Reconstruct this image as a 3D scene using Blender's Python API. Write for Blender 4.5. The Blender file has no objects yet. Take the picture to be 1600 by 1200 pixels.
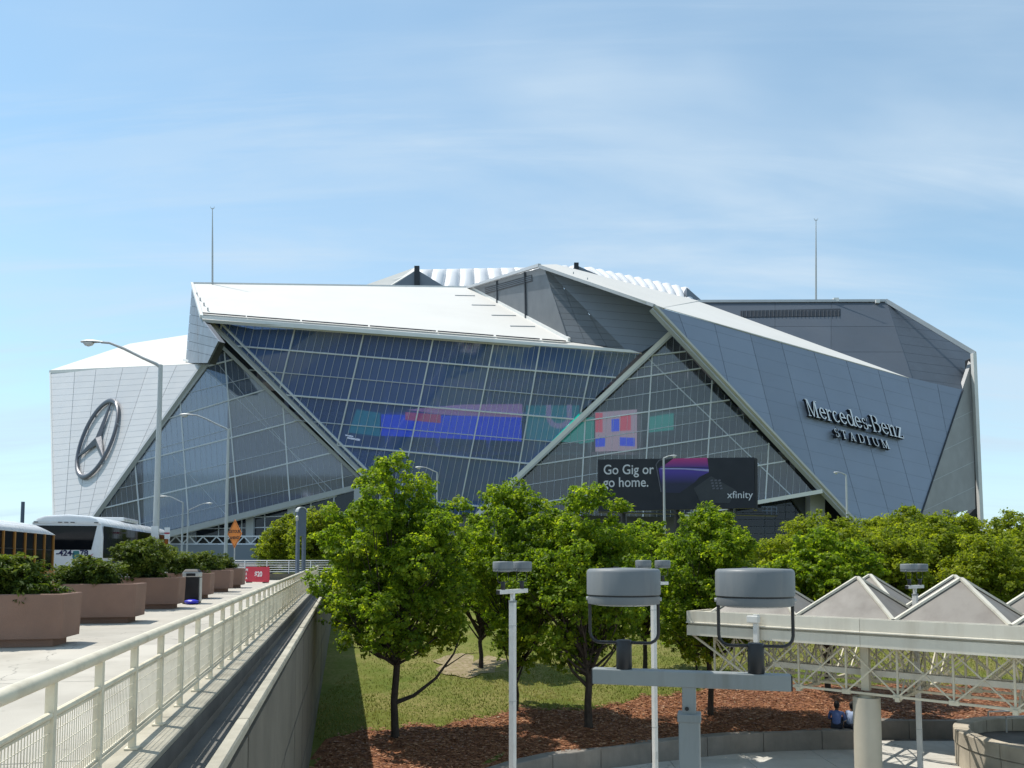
import bpy, bmesh, math, random
import numpy as np
from mathutils import Vector, Matrix
R = math.radians
random.seed(7)
scene = bpy.context.scene
COL = scene.collection

# ---------------------------------------------------------------- camera, sky, sun, exposure
EYE = Vector((0.0, 0.0, 6.0))
TANP = 0.06
PITCH = math.atan(TANP)
cam_d = bpy.data.cameras.new('camera')
cam = bpy.data.objects.new('camera', cam_d)
COL.objects.link(cam)
cam.location = EYE
cam.rotation_euler = (math.pi/2 + PITCH, 0, 0)
cam_d.sensor_width = 36.0
cam_d.lens = 27.0
cam_d.shift_y = 0.13
cam_d.clip_start = 0.1
cam_d.clip_end = 6000
scene.camera = cam

TO_SUN = Vector((-0.42, 0.19, 0.888)).normalized()
w = bpy.data.worlds.new('World'); scene.world = w; w.use_nodes = True
nt = w.node_tree; nt.nodes.clear()
n_out = nt.nodes.new('ShaderNodeOutputWorld'); n_bg = nt.nodes.new('ShaderNodeBackground')
n_sky = nt.nodes.new('ShaderNodeTexSky'); n_sky.sky_type = 'NISHITA'; n_sky.sun_disc = False
n_sky.sun_elevation = math.asin(TO_SUN.z); n_sky.sun_rotation = math.atan2(TO_SUN.x, TO_SUN.y)
n_sky.air_density = 1.0; n_sky.dust_density = 0.25; n_sky.ozone_density = 1.6; n_sky.altitude = 300
# thin cirrus: noise over a flat cloud layer high above (direction divided by its height)
n_tc = nt.nodes.new('ShaderNodeTexCoord'); n_sep = nt.nodes.new('ShaderNodeSeparateXYZ')
nt.links.new(n_tc.outputs['Generated'], n_sep.inputs[0])
def wmath(op, a, b=None, clamp=False):
    n = nt.nodes.new('ShaderNodeMath'); n.operation = op; n.use_clamp = clamp
    for i, v in enumerate((a, b)):
        if v is None: continue
        if isinstance(v, (int, float)): n.inputs[i].default_value = v
        else: nt.links.new(v, n.inputs[i])
    return n.outputs[0]
zz = wmath('ADD', wmath('MAXIMUM', n_sep.outputs[2], 0.0), 0.16)
cx = wmath('DIVIDE', n_sep.outputs[0], zz); cy = wmath('DIVIDE', n_sep.outputs[1], zz)
n_comb = nt.nodes.new('ShaderNodeCombineXYZ')
nt.links.new(cx, n_comb.inputs[0]); nt.links.new(cy, n_comb.inputs[1])
def wnoise(scale, detail, rough, sx, sy, rot, off, dist=0.0):
    mp = nt.nodes.new('ShaderNodeMapping'); mp.inputs['Scale'].default_value = (sx, sy, 1)
    mp.inputs['Rotation'].default_value = (0, 0, rot); mp.inputs['Location'].default_value = off
    nt.links.new(n_comb.outputs[0], mp.inputs[0])
    n = nt.nodes.new('ShaderNodeTexNoise'); n.inputs['Scale'].default_value = scale
    n.inputs['Detail'].default_value = detail; n.inputs['Roughness'].default_value = rough
    n.inputs['Distortion'].default_value = dist
    nt.links.new(mp.outputs[0], n.inputs['Vector']); return n.outputs['Fac']
def wramp(v, a, b):
    n = nt.nodes.new('ShaderNodeMapRange'); n.inputs['From Min'].default_value = a; n.inputs['From Max'].default_value = b
    n.interpolation_type = 'SMOOTHSTEP'; nt.links.new(v, n.inputs['Value']); return n.outputs[0]
c_big = wramp(wnoise(0.55, 5, 0.5, 0.75, 1.35, 0.25, (3.1, 1.7, 0), 0.6), 0.40, 0.58)
c_fine = wramp(wnoise(1.3, 8, 0.58, 0.35, 1.5, 0.30, (0.4, 6.2, 0), 0.5), 0.38, 0.66)
c_wisp = wramp(wnoise(2.2, 9, 0.6, 0.18, 1.8, -0.15, (5.0, 2.2, 0), 0.8), 0.50, 0.70)
c_all = wmath('ADD', wmath('MULTIPLY', wmath('ADD', wmath('MULTIPLY', c_big, 0.88), 0.04), wmath('ADD', wmath('MULTIPLY', c_fine, 0.75), 0.28)), wmath('MULTIPLY', c_wisp, 0.34), True)
n_mix = nt.nodes.new('ShaderNodeMix'); n_mix.data_type = 'RGBA'
n_tint = nt.nodes.new('ShaderNodeMix'); n_tint.data_type = 'RGBA'; n_tint.blend_type = 'MULTIPLY'; n_tint.inputs[0].default_value = 1.0
nt.links.new(n_sky.outputs[0], n_tint.inputs[6]); n_tint.inputs[7].default_value = (1.05, 1.19, 1.06, 1)
nt.links.new(wmath('MULTIPLY', c_all, 0.88), n_mix.inputs[0]); nt.links.new(n_tint.outputs[2], n_mix.inputs[6])
n_mix.inputs[7].default_value = (3.65, 4.40, 5.15, 1)
# pale haze low over the horizon, the same all round
hz_f = wmath('ADD', wmath('MULTIPLY', wramp(n_sep.outputs[2], 0.34, -0.04), 0.62), 0.18)
n_haze = nt.nodes.new('ShaderNodeMix'); n_haze.data_type = 'RGBA'
nt.links.new(hz_f, n_haze.inputs[0]); nt.links.new(n_mix.outputs[2], n_haze.inputs[6]); n_haze.inputs[7].default_value = (3.25, 4.35, 5.2, 1)
nt.links.new(n_haze.outputs[2], n_bg.inputs['Color'])
n_bg.inputs['Strength'].default_value = 0.135
nt.links.new(n_bg.outputs[0], n_out.inputs[0])

sun_d = bpy.data.lights.new('sun', 'SUN'); sun_d.energy = 3.8; sun_d.angle = R(0.53); sun_d.color = (1.0, 0.955, 0.88)
sun = bpy.data.objects.new('sun', sun_d); COL.objects.link(sun)
sun.rotation_euler = TO_SUN.to_track_quat('Z', 'Y').to_euler(); sun.location = (-60, 40, 120)
scene.view_settings.view_transform = 'Standard'; scene.view_settings.look = 'None'
scene.view_settings.gamma = 1.0; scene.view_settings.use_curve_mapping = False
scene.view_settings.exposure = 0.42
scene.render.engine = 'CYCLES'
scene.cycles.max_bounces = 6; scene.cycles.transparent_max_bounces = 24
scene.cycles.transmission_bounces = 4; scene.cycles.glossy_bounces = 3

# ---------------------------------------------------------------- helpers: placing
CP, SP = math.cos(PITCH), math.sin(PITCH)
def ray(px, py):
    x = (px-800)/1200.0; y = (808-py)/1200.0
    return Vector((x, CP - y*SP, SP + y*CP))
def P(px, py, Y):
    """the place at depth Y that stands at this point of the photograph"""
    d = ray(px, py); return EYE + d*(Y/d.y)
def Zat(px, py, z):
    d = ray(px, py); return EYE + d*((z-EYE.z)/d.z)
class Plane:
    def __init__(s, a, b, c):
        s.o = Vector(a); n = (Vector(b)-s.o).cross(Vector(c)-s.o).normalized()
        if n.dot(s.o-EYE) > 0: n = -n
        s.n = n
    def at(s, px, py, off=0.0):
        d = ray(px, py); t = (s.o-EYE).dot(s.n)/d.dot(s.n)
        return EYE + d*t + s.n*off
U = Vector((-0.2079, 0.9782, 0)); RV = Vector((0.9782, 0.2079, 0))
GRADE = 0.0125
def zd(s): return 4.2 + GRADE*s
def W(s, r, z): return U*s + RV*r + Vector((0, 0, z))      # along / right of the bridge walkway
HEAD = math.atan2(0.2079, 0.9782)

# ---------------------------------------------------------------- helpers: objects
ORG = {}
def tag(o, label=None, cat=None, group=None, kind=None):
    if label: o['label'] = label
    if cat: o['category'] = cat
    if group: o['group'] = group
    if kind: o['kind'] = kind
    return o
def thing(name, label, cat, loc=(0, 0, 0), rotz=0, group=None):
    o = bpy.data.objects.new(name, None); COL.objects.link(o)
    o.empty_display_size = 0.3
    o.location = loc; o.rotation_euler = (0, 0, rotz)
    ORG[o.name] = Vector(loc) if rotz == 0 else Vector((0, 0, 0))
    return tag(o, label, cat, group)
def link(name, me, parent=None, loc=None):
    o = bpy.data.objects.new(name, me); COL.objects.link(o)
    if parent is not None:
        o.parent = parent; ORG[o.name] = ORG.get(parent.name, Vector())
    if loc is not None: o.location = loc
    return o
def dup(o, loc=None, rotz=None, label=None, parent=None, scale=None):
    c = o.copy(); COL.objects.link(c)
    if loc is not None: c.location = loc
    if rotz is not None: c.rotation_euler = (0, 0, rotz)
    if scale is not None: c.scale = scale
    if parent is not None: c.parent = parent
    if label: c['label'] = label
    for ch in list(o.children): dup(ch, parent=c)
    return c
class MB:
    def __init__(s): s.v = []; s.f = []; s.sm = False
    def poly(s, pts):
        b = len(s.v); s.v += [Vector(p) for p in pts]; s.f.append(tuple(range(b, b+len(pts))))
    def prism(s, pts, vec):
        pts = [Vector(p) for p in pts]; vec = Vector(vec); b = len(s.v); n = len(pts)
        nrm = Vector((0, 0, 0))
        for i in range(n): nrm += pts[i].cross(pts[(i+1) % n])
        if nrm.dot(vec) > 0: pts = pts[::-1]
        s.v += pts + [p+vec for p in pts]
        s.f.append(tuple(range(b, b+n))); s.f.append(tuple(b+n+i for i in reversed(range(n))))
        for i in range(n):
            j = (i+1) % n; s.f.append((b+j, b+i, b+n+i, b+n+j))
        return s
    def box(s, x0, x1, y0, y1, z0, z1):
        return s.prism([(x0, y0, z0), (x1, y0, z0), (x1, y1, z0), (x0, y1, z0)], (0, 0, z1-z0))
    def obox(s, c, ax, ay, az):
        c, ax, ay, az = Vector(c), Vector(ax), Vector(ay), Vector(az)
        return s.prism([c-ax-ay-az, c+ax-ay-az, c+ax+ay-az, c-ax+ay-az], az*2)
    def bar(s, a, b, w, d, nrm):
        a, b = Vector(a), Vector(b); t = (b-a)
        if t.length < 1e-6: return s
        t.normalize(); nrm = Vector(nrm); side = t.cross(nrm)
        if side.length < 1e-4: side = t.orthogonal()
        side.normalize(); up = side.cross(t)
        return s.obox((a+b)/2, (b-a)/2, side*w/2, up*d/2)
    def tube(s, pts, r, n=8, caps=True):
        pts = [Vector(p) for p in pts]; k = len(pts)
        rr = r if isinstance(r, (list, tuple)) else [r]*k
        b = len(s.v); ref = None
        for i, p in enumerate(pts):
            t = (pts[min(i+1, k-1)]-pts[max(i-1, 0)]).normalized()
            if ref is None:
                ref = Vector((0, 0, 1)) if abs(t.z) < 0.9 else Vector((1, 0, 0))
            sd = t.cross(ref).normalized(); up = sd.cross(t); ref = up
            for j in range(n):
                a = 2*math.pi*j/n
                s.v.append(p + sd*math.cos(a)*rr[i] + up*math.sin(a)*rr[i])
        for i in range(k-1):
            for j in range(n):
                j2 = (j+1) % n
                s.f.append((b+i*n+j2, b+i*n+j, b+(i+1)*n+j, b+(i+1)*n+j2))
        if caps:
            s.f.append(tuple(b+j for j in range(n))); s.f.append(tuple(b+(k-1)*n+j for j in reversed(range(n))))
        return s
    def lathe(s, c, prof, n=32, z=None):
        c = Vector(c); b = len(s.v); k = len(prof)
        for (r, h) in prof:
            for j in range(n):
                a = 2*math.pi*j/n; s.v.append(c + Vector((r*math.cos(a), r*math.sin(a), h)))
        for i in range(k-1):
            for j in range(n):
                j2 = (j+1) % n; s.f.append((b+i*n+j, b+i*n+j2, b+(i+1)*n+j2, b+(i+1)*n+j))
        if prof[0][0] > 1e-5: s.f.append(tuple(b+j for j in reversed(range(n))))
        if prof[-1][0] > 1e-5: s.f.append(tuple(b+(k-1)*n+j for j in range(n)))
        return s
    def loft(s, rings, close=True, caps=False):
        n = len(rings[0]); b = len(s.v)
        for rg in rings: s.v += [Vector(p) for p in rg]
        for i in range(len(rings)-1):
            for j in range(n if close else n-1):
                j2 = (j+1) % n; s.f.append((b+i*n+j, b+i*n+j2, b+(i+1)*n+j2, b+(i+1)*n+j))
        if caps:
            s.f.append(tuple(b+j for j in reversed(range(n)))); s.f.append(tuple(b+(len(rings)-1)*n+j for j in range(n)))
        return s
    def mesh(s, name, m, org=Vector()):
        me = bpy.data.meshes.new(name)
        me.from_pydata([tuple(v-org) for v in s.v], [], s.f)
        if isinstance(m, (list, tuple)):
            for q in m: me.materials.append(q)
        else: me.materials.append(m)
        if s.sm:
            me.shade_smooth()
            try: me.set_sharp_from_angle(angle=R(38))
            except Exception: pass
        me.update(); return me
    def build(s, name, m, parent=None, bevel=0, smooth=False, fixn=False):
        org = ORG.get(parent.name, Vector()) if parent is not None else Vector()
        s.sm = s.sm or smooth
        me = s.mesh(name, m, org)
        if fixn:
            bm = bmesh.new(); bm.from_mesh(me); bmesh.ops.recalc_face_normals(bm, faces=bm.faces); bm.to_mesh(me); bm.free()
        o = link(name, me, parent)
        if bevel:
            bv = o.modifiers.new('bevel', 'BEVEL'); bv.width = bevel; bv.segments = 2; bv.limit_method = 'ANGLE'; bv.angle_limit = R(40)
        return o

# ---------------------------------------------------------------- helpers: materials
MATS = {}
def mat(name, col, rough=0.6, var=0.12, scale=1.0, bump=0.0, bscale=20.0, metal=0.0, spec=0.4, dirt=None, dscale=0.4, damt=0.35, streak=False, coat=0.0, ovar=0.07, spots=0.0):
    m = bpy.data.materials.new(name); m.use_nodes = True; t = m.node_tree; b = t.nodes['Principled BSDF']
    b.inputs['Roughness'].default_value = rough; b.inputs['Metallic'].default_value = metal
    b.inputs['Specular IOR Level'].default_value = spec; b.inputs['Coat Weight'].default_value = coat
    g = t.nodes.new('ShaderNodeNewGeometry')
    def noise(sc, det=5, vec=None, ro=0.6):
        n = t.nodes.new('ShaderNodeTexNoise'); n.inputs['Scale'].default_value = sc; n.inputs['Detail'].default_value = det
        n.inputs['Roughness'].default_value = ro
        t.links.new(vec if vec is not None else g.outputs['Position'], n.inputs['Vector']); return n.outputs['Fac']
    def mix(fac, a, bb):
        n = t.nodes.new('ShaderNodeMix'); n.data_type = 'RGBA'
        if isinstance(fac, float): n.inputs[0].default_value = fac
        else: t.links.new(fac, n.inputs[0])
        for i, c in ((6, a), (7, bb)):
            if isinstance(c, tuple): n.inputs[i].default_value = c + (1,) if len(c) == 3 else c
            else: t.links.new(c, n.inputs[i])
        return n.outputs[2]
    def mr(v, a, bb, c=0.0, d=1.0):
        n = t.nodes.new('ShaderNodeMapRange'); t.links.new(v, n.inputs[0])
        for i, x in enumerate((a, bb, c, d)): n.inputs[i+1].default_value = x
        return n.outputs[0]
    lo = tuple(max(0, c*(1-var)) for c in col); hi = tuple(min(1, c*(1+var)) for c in col)
    c = mix(mr(noise(scale), 0.3, 0.7), lo, hi)
    if dirt is not None:
        vec = None
        if streak:
            mp = t.nodes.new('ShaderNodeMapping'); mp.inputs['Scale'].default_value = (1, 1, 0.12)
            t.links.new(g.outputs['Position'], mp.inputs[0]); vec = mp.outputs[0]
        c = mix(mr(noise(dscale, 8, vec, 0.65), 0.48, 0.72, 0.0, damt), c, dirt)
    if spots:                                                  # small dark spots trodden into the surface
        vo = t.nodes.new('ShaderNodeTexVoronoi'); vo.inputs['Scale'].default_value = 2.6; t.links.new(g.outputs['Position'], vo.inputs['Vector'])
        c = mix(mr(vo.outputs['Distance'], 0.06, 0.10, spots, 0.0), c, tuple(x*.35 for x in col))
        vo2 = t.nodes.new('ShaderNodeTexVoronoi'); vo2.feature = 'DISTANCE_TO_EDGE'; vo2.inputs['Scale'].default_value = 0.16
        wp = t.nodes.new('ShaderNodeVectorMath'); wp.operation = 'ADD'; nz = t.nodes.new('ShaderNodeTexNoise'); nz.inputs['Scale'].default_value = 1.3; nz.inputs['Detail'].default_value = 6
        t.links.new(g.outputs['Position'], nz.inputs['Vector']); t.links.new(g.outputs['Position'], wp.inputs[0]); t.links.new(nz.outputs['Color'], wp.inputs[1]); t.links.new(wp.outputs[0], vo2.inputs['Vector'])
        c = mix(mr(vo2.outputs['Distance'], 0.0008, 0.0022, spots*1.1, 0.0), c, tuple(x*.3 for x in col))
    if ovar:                                                   # each separate piece has a tone of its own
        oi = t.nodes.new('ShaderNodeObjectInfo'); hs = t.nodes.new('ShaderNodeHueSaturation')
        t.links.new(mr(oi.outputs['Random'], 0.0, 1.0, 1-ovar, 1+ovar), hs.inputs['Value']); t.links.new(c, hs.inputs['Color']); c = hs.outputs[0]
    t.links.new(c, b.inputs['Base Color'])
    rn = noise(scale*2.3, 4)
    t.links.new(mr(rn, 0.3, 0.7, max(0.02, rough-0.08), min(1, rough+0.08)), b.inputs['Roughness'])
    if bump:
        bp = t.nodes.new('ShaderNodeBump'); bp.inputs['Strength'].default_value = bump; bp.inputs['Distance'].default_value = 0.02
        t.links.new(noise(bscale, 6), bp.inputs['Height']); t.links.new(bp.outputs[0], b.inputs['Normal'])
    MATS[name] = m; return m
def mat_glass(name, trans, body, refl=1.0, mixf=0.5, rough=0.04, coat=0.0):
    """tinted facade glass: part of the light passes, part meets the tint, the rest mirrors"""
    m = bpy.data.materials.new(name); m.use_nodes = True; t = m.node_tree; t.nodes.clear()
    o = t.nodes.new('ShaderNodeOutputMaterial')
    tr = t.nodes.new('ShaderNodeBsdfTransparent'); tr.inputs[0].default_value = trans + (1,)
    df = t.nodes.new('ShaderNodeBsdfDiffuse'); df.inputs[0].default_value = body + (1,)
    gl = t.nodes.new('ShaderNodeBsdfGlossy'); gl.inputs['Roughness'].default_value = rough; gl.inputs[0].default_value = (0.9, 0.93, 1, 1)
    fr = t.nodes.new('ShaderNodeFresnel'); fr.inputs[0].default_value = 1.5
    a = t.nodes.new('ShaderNodeMixShader'); a.inputs[0].default_value = mixf
    t.links.new(tr.outputs[0], a.inputs[1]); t.links.new(df.outputs[0], a.inputs[2])
    ml = t.nodes.new('ShaderNodeMath'); ml.operation = 'MULTIPLY'; ml.inputs[1].default_value = refl; ml.use_clamp = True
    t.links.new(fr.outputs[0], ml.inputs[0])
    oi = t.nodes.new('ShaderNodeObjectInfo')                   # panes differ a little in tint and coating
    def mrg(d0, d1):
        n = t.nodes.new('ShaderNodeMapRange'); t.links.new(oi.outputs['Random'], n.inputs[0]); n.inputs[3].default_value = d0; n.inputs[4].default_value = d1; return n.outputs[0]
    hs = t.nodes.new('ShaderNodeHueSaturation'); hs.inputs['Color'].default_value = body + (1,); t.links.new(mrg(.86, 1.14), hs.inputs['Value']); t.links.new(hs.outputs[0], df.inputs[0])
    ad = t.nodes.new('ShaderNodeMath'); ad.operation = 'ADD'; ad.use_clamp = True; t.links.new(ml.outputs[0], ad.inputs[0]); t.links.new(mrg(coat*.75, coat*1.25), ad.inputs[1]); ml = ad
    bb = t.nodes.new('ShaderNodeMixShader'); t.links.new(ml.outputs[0], bb.inputs[0])
    t.links.new(a.outputs[0], bb.inputs[1]); t.links.new(gl.outputs[0], bb.inputs[2]); t.links.new(bb.outputs[0], o.inputs[0])
    MATS[name] = m; return m
def mat_leaf(name, dark, mid, light, trans=0.42, tcol=None, nscale=0.8):
    m = bpy.data.materials.new(name); m.use_nodes = True; t = m.node_tree; b = t.nodes['Principled BSDF']
    at = t.nodes.new('ShaderNodeAttribute'); at.attribute_name = 'tint'
    rp = t.nodes.new('ShaderNodeValToRGB'); e = rp.color_ramp.elements
    e[0].position = 0.0; e[0].color = dark + (1,); e[1].position = 1.0; e[1].color = light + (1,)
    x = e.new(0.5); x.color = mid + (1,)
    t.links.new(at.outputs['Fac'], rp.inputs[0]); t.links.new(rp.outputs[0], b.inputs['Base Color'])
    b.inputs['Roughness'].default_value = 0.55; b.inputs['Specular IOR Level'].default_value = 0.25
    tl = t.nodes.new('ShaderNodeBsdfTranslucent')
    mx = t.nodes.new('ShaderNodeMix'); mx.data_type = 'RGBA'; mx.blend_type = 'MULTIPLY'; mx.inputs[0].default_value = 1.0
    t.links.new(rp.outputs[0], mx.inputs[6]); mx.inputs[7].default_value = (tcol or (1.5, 1.5, 0.7)) + (1,)
    t.links.new(mx.outputs[2], tl.inputs[0])
    ms = t.nodes.new('ShaderNodeMixShader'); ms.inputs[0].default_value = trans
    t.links.new(b.outputs[0], ms.inputs[1]); t.links.new(tl.outputs[0], ms.inputs[2])
    t.links.new(ms.outputs[0], t.nodes['Material Output'].inputs[0])
    MATS[name] = m; return m
def mat_emit(name, col, s):
    m = bpy.data.materials.new(name); m.use_nodes = True; b = m.node_tree.nodes['Principled BSDF']
    b.inputs['Base Color'].default_value = tuple(c*0.3 for c in col) + (1,); b.inputs['Emission Color'].default_value = col + (1,)
    b.inputs['Emission Strength'].default_value = s; MATS[name] = m; return m

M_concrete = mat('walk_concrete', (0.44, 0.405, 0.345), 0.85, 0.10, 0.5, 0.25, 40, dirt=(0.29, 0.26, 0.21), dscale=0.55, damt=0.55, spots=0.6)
M_plaza = mat('plaza_concrete', (0.50, 0.48, 0.43), 0.85, 0.10, 0.6, 0.25, 40, dirt=(0.30, 0.28, 0.24), dscale=0.5, damt=0.5, spots=0.6)
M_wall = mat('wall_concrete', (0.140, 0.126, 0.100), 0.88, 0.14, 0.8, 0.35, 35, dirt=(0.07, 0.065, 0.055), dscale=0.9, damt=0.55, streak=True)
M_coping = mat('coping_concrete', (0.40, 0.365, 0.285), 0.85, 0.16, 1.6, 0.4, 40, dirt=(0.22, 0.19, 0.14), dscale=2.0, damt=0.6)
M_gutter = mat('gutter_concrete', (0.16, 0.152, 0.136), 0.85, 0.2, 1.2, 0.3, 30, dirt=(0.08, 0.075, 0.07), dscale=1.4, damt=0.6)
M_seatwall = mat('seat_wall_concrete', (0.23, 0.205, 0.175), 0.9, 0.2, 1.2, 0.4, 30, dirt=(0.15, 0.13, 0.11), dscale=1.2, damt=0.6, streak=True)
M_ring = mat('ring_concrete', (0.42, 0.37, 0.29), 0.9, 0.18, 1.4, 0.4, 30, dirt=(0.20, 0.17, 0.13), dscale=1.5, damt=0.6, streak=True)
M_column = mat('column_concrete', (0.40, 0.37, 0.30), 0.85, 0.08, 1.0, 0.2, 30, dirt=(0.28, 0.25, 0.2), dscale=0.8, damt=0.35, streak=True)
M_rail = mat('cream_paint', (0.72, 0.65, 0.50), 0.42, 0.06, 2.0, 0.1, 60, dirt=(0.34, 0.27, 0.18), dscale=3.2, damt=0.5)
M_canopy = mat('canopy_paint', (0.60, 0.56, 0.47), 0.5, 0.06, 1.0, 0.05, 30, dirt=(0.36, 0.31, 0.23), dscale=1.8, damt=0.5, streak=True)
M_trussp = mat('truss_paint', (0.54, 0.49, 0.37), 0.5, 0.08, 2.0, dirt=(0.36, 0.30, 0.22), dscale=2.2, damt=0.4)
M_skylight = mat('skylight_sheet', (0.20, 0.18, 0.155), 0.55, 0.08, 0.8, dirt=(0.12, 0.10, 0.085), dscale=1.6, damt=0.6, streak=True)
M_planter = mat('planter_concrete', (0.245, 0.150, 0.112), 0.92, 0.10, 1.2, 0.5, 60, dirt=(0.20, 0.135, 0.11), dscale=1.1, damt=0.5, streak=True)
M_soil = mat('soil', (0.06, 0.045, 0.03), 0.95, 0.4, 8, 0.8, 20)
M_asphalt = mat('asphalt', (0.06, 0.06, 0.06), 0.9, 0.2, 2, 0.4, 60)
M_steel = mat('galvanized_steel', (0.46, 0.47, 0.46), 0.5, 0.08, 3, metal=0.3, dirt=(0.3, 0.3, 0.29), dscale=3, damt=0.3)
M_lampgrey = mat('lamp_grey', (0.155, 0.170, 0.180), 0.5, 0.05, 3, dirt=(0.25, 0.245, 0.23), dscale=7, damt=0.55, streak=True)
M_postgrey = mat('post_grey', (0.235, 0.25, 0.245), 0.45, 0.06, 3, dirt=(0.13, 0.12, 0.10), dscale=6, damt=0.5, streak=True)
M_postwhite = mat('post_white', (0.60, 0.59, 0.56), 0.42, 0.05, 3, dirt=(0.4, 0.38, 0.33), dscale=4, damt=0.3)
M_black = mat('black_metal', (0.018, 0.018, 0.02), 0.4, 0.2, 4)
M_bin = mat('bin_black', (0.014, 0.014, 0.016), 0.45, 0.2, 4)
M_slate = mat('slate_steel', (0.10, 0.125, 0.17), 0.4, 0.06, 1.5, metal=0.2)
M_bark = mat('bark', (0.045, 0.034, 0.026), 0.95, 0.35, 6, 0.9, 18)
M_red = mat('red_sign', (0.50, 0.030, 0.055), 0.5, 0.06, 2)
M_white = mat('white_paint', (0.80, 0.80, 0.79), 0.4, 0.03, 1)
M_orange = mat('orange_sign', (0.80, 0.235, 0.03), 0.5, 0.04, 2)
M_signblack = mat('sign_black', (0.02, 0.02, 0.02), 0.6, 0.1, 2)
M_blue = mat('blue_bag', (0.03, 0.03, 0.45), 0.35, 0.15, 6, 0.5, 12)
# ---------------------------------------------------------------- the stadium
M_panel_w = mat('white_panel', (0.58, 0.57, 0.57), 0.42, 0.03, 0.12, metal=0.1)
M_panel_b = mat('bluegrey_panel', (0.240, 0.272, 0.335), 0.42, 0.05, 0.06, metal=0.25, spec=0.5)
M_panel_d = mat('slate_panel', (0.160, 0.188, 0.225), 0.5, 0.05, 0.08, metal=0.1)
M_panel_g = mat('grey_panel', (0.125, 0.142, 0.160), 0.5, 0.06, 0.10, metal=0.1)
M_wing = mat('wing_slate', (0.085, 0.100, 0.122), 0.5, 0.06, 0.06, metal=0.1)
M_panel_l = mat('pale_panel', (0.24, 0.24, 0.24), 0.5, 0.08, 0.12)
M_roof = mat('roof_membrane', (0.58, 0.565, 0.53), 0.8, 0.03, 0.05, dirt=(0.54, 0.52, 0.48), dscale=0.06, damt=0.35)
M_trim = mat('trim_white', (0.70, 0.70, 0.68), 0.5, 0.05, 0.3)
M_trimg = mat('trim_grey', (0.42, 0.44, 0.46), 0.5, 0.05, 0.3)
M_edge = mat('edge_tan', (0.46, 0.45, 0.40), 0.5, 0.05, 0.3)
M_mull = mat('mullion_white', (0.62, 0.66, 0.72), 0.5, 0.05, 0.3)
M_mullf = mat('mullion_fine', (0.50, 0.55, 0.64), 0.5, 0.05, 0.3)
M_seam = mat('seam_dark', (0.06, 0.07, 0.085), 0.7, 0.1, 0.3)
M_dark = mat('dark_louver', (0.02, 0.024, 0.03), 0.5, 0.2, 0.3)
M_pillow = mat('roof_film', (0.66, 0.66, 0.67), 0.4, 0.02, 0.1)
M_glassD = mat_glass('blue_glass', (0.64, 0.72, 0.90), (0.130, 0.220, 0.48), 1.0, 0.53, 0.04, 0.05)
M_glassE = mat_glass('grey_glass', (0.62, 0.68, 0.78), (0.150, 0.190, 0.275), 1.0, 0.54, 0.05, 0.07)
M_glassF = mat_glass('clear_glass', (0.74, 0.78, 0.82), (0.085, 0.095, 0.115), 1.0, 0.42, 0.05, 0.035)
M_glassC = mat_glass('shop_glass', (0.5, 0.55, 0.6), (0.03, 0.035, 0.045), 0.9, 0.6)
M_int = mat('interior_grey', (0.16, 0.165, 0.17), 0.8, 0.2, 0.1)
M_intl = mat('interior_pale', (0.60, 0.61, 0.62), 0.8, 0.15, 0.2)
M_ints = mat('interior_steel', (0.72, 0.75, 0.80), 0.6, 0.1, 0.2)
M_chrome = mat('star_metal', (0.13, 0.135, 0.15), 0.38, 0.05, 0.4, metal=0.55)
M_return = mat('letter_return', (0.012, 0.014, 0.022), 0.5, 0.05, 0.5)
M_letter = mat('letter_metal', (0.80, 0.81, 0.84), 0.45, 0.03, 0.5)

stadium = thing('stadium', 'huge angular stadium with white roof wings, blue glass front and a ringed star', 'stadium', (0, 215, 0))
def sb(mb, name, m, parent=None, **k): return mb.build(name, m, parent or stadium, **k)

# pixel-plane clipping (a plane seen in perspective keeps its straight lines)
def inset_poly(poly, line, sign, off=0.0):
    x0, y0, x1, y1 = line; L = math.hypot(x1-x0, y1-y0)
    f = lambda p: sign*((x1-x0)*(p[1]-y0)-(y1-y0)*(p[0]-x0))/L - off
    out = []
    for i in range(len(poly)):
        a, b = poly[i], poly[(i+1) % len(poly)]; fa, fb = f(a), f(b)
        if fa >= 0: out.append(a)
        if (fa > 0 > fb) or (fa < 0 < fb):
            t = fa/(fa-fb); out.append((a[0]+(b[0]-a[0])*t, a[1]+(b[1]-a[1])*t))
    return out
def clip_seg(poly, line, ext=8.0):
    cx = sum(p[0] for p in poly)/len(poly); cy = sum(p[1] for p in poly)/len(poly)
    x0, y0, x1, y1 = line; mx, my = (x0+x1)/2, (y0+y1)/2
    a = (mx+(x0-mx)*ext, my+(y0-my)*ext); b = (mx+(x1-mx)*ext, my+(y1-my)*ext)
    t0, t1 = 0.0, 1.0; n = len(poly)
    area = sum(poly[i][0]*poly[(i+1) % n][1]-poly[(i+1) % n][0]*poly[i][1] for i in range(n))
    sg = 1 if area > 0 else -1
    for i in range(n):
        p, q = poly[i], poly[(i+1) % n]
        f = lambda z: sg*((q[0]-p[0])*(z[1]-p[1])-(q[1]-p[1])*(z[0]-p[0]))
        fa, fb = f(a), f(b)
        if fa < 0 and fb < 0: return None
        if fa < 0: t0 = max(t0, fa/(fa-fb))
        elif fb < 0: t1 = min(t1, fa/(fa-fb))
    if t0 >= t1: return None
    L = lambda t: (a[0]+(b[0]-a[0])*t, a[1]+(b[1]-a[1])*t)
    return L(t0), L(t1)
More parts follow.
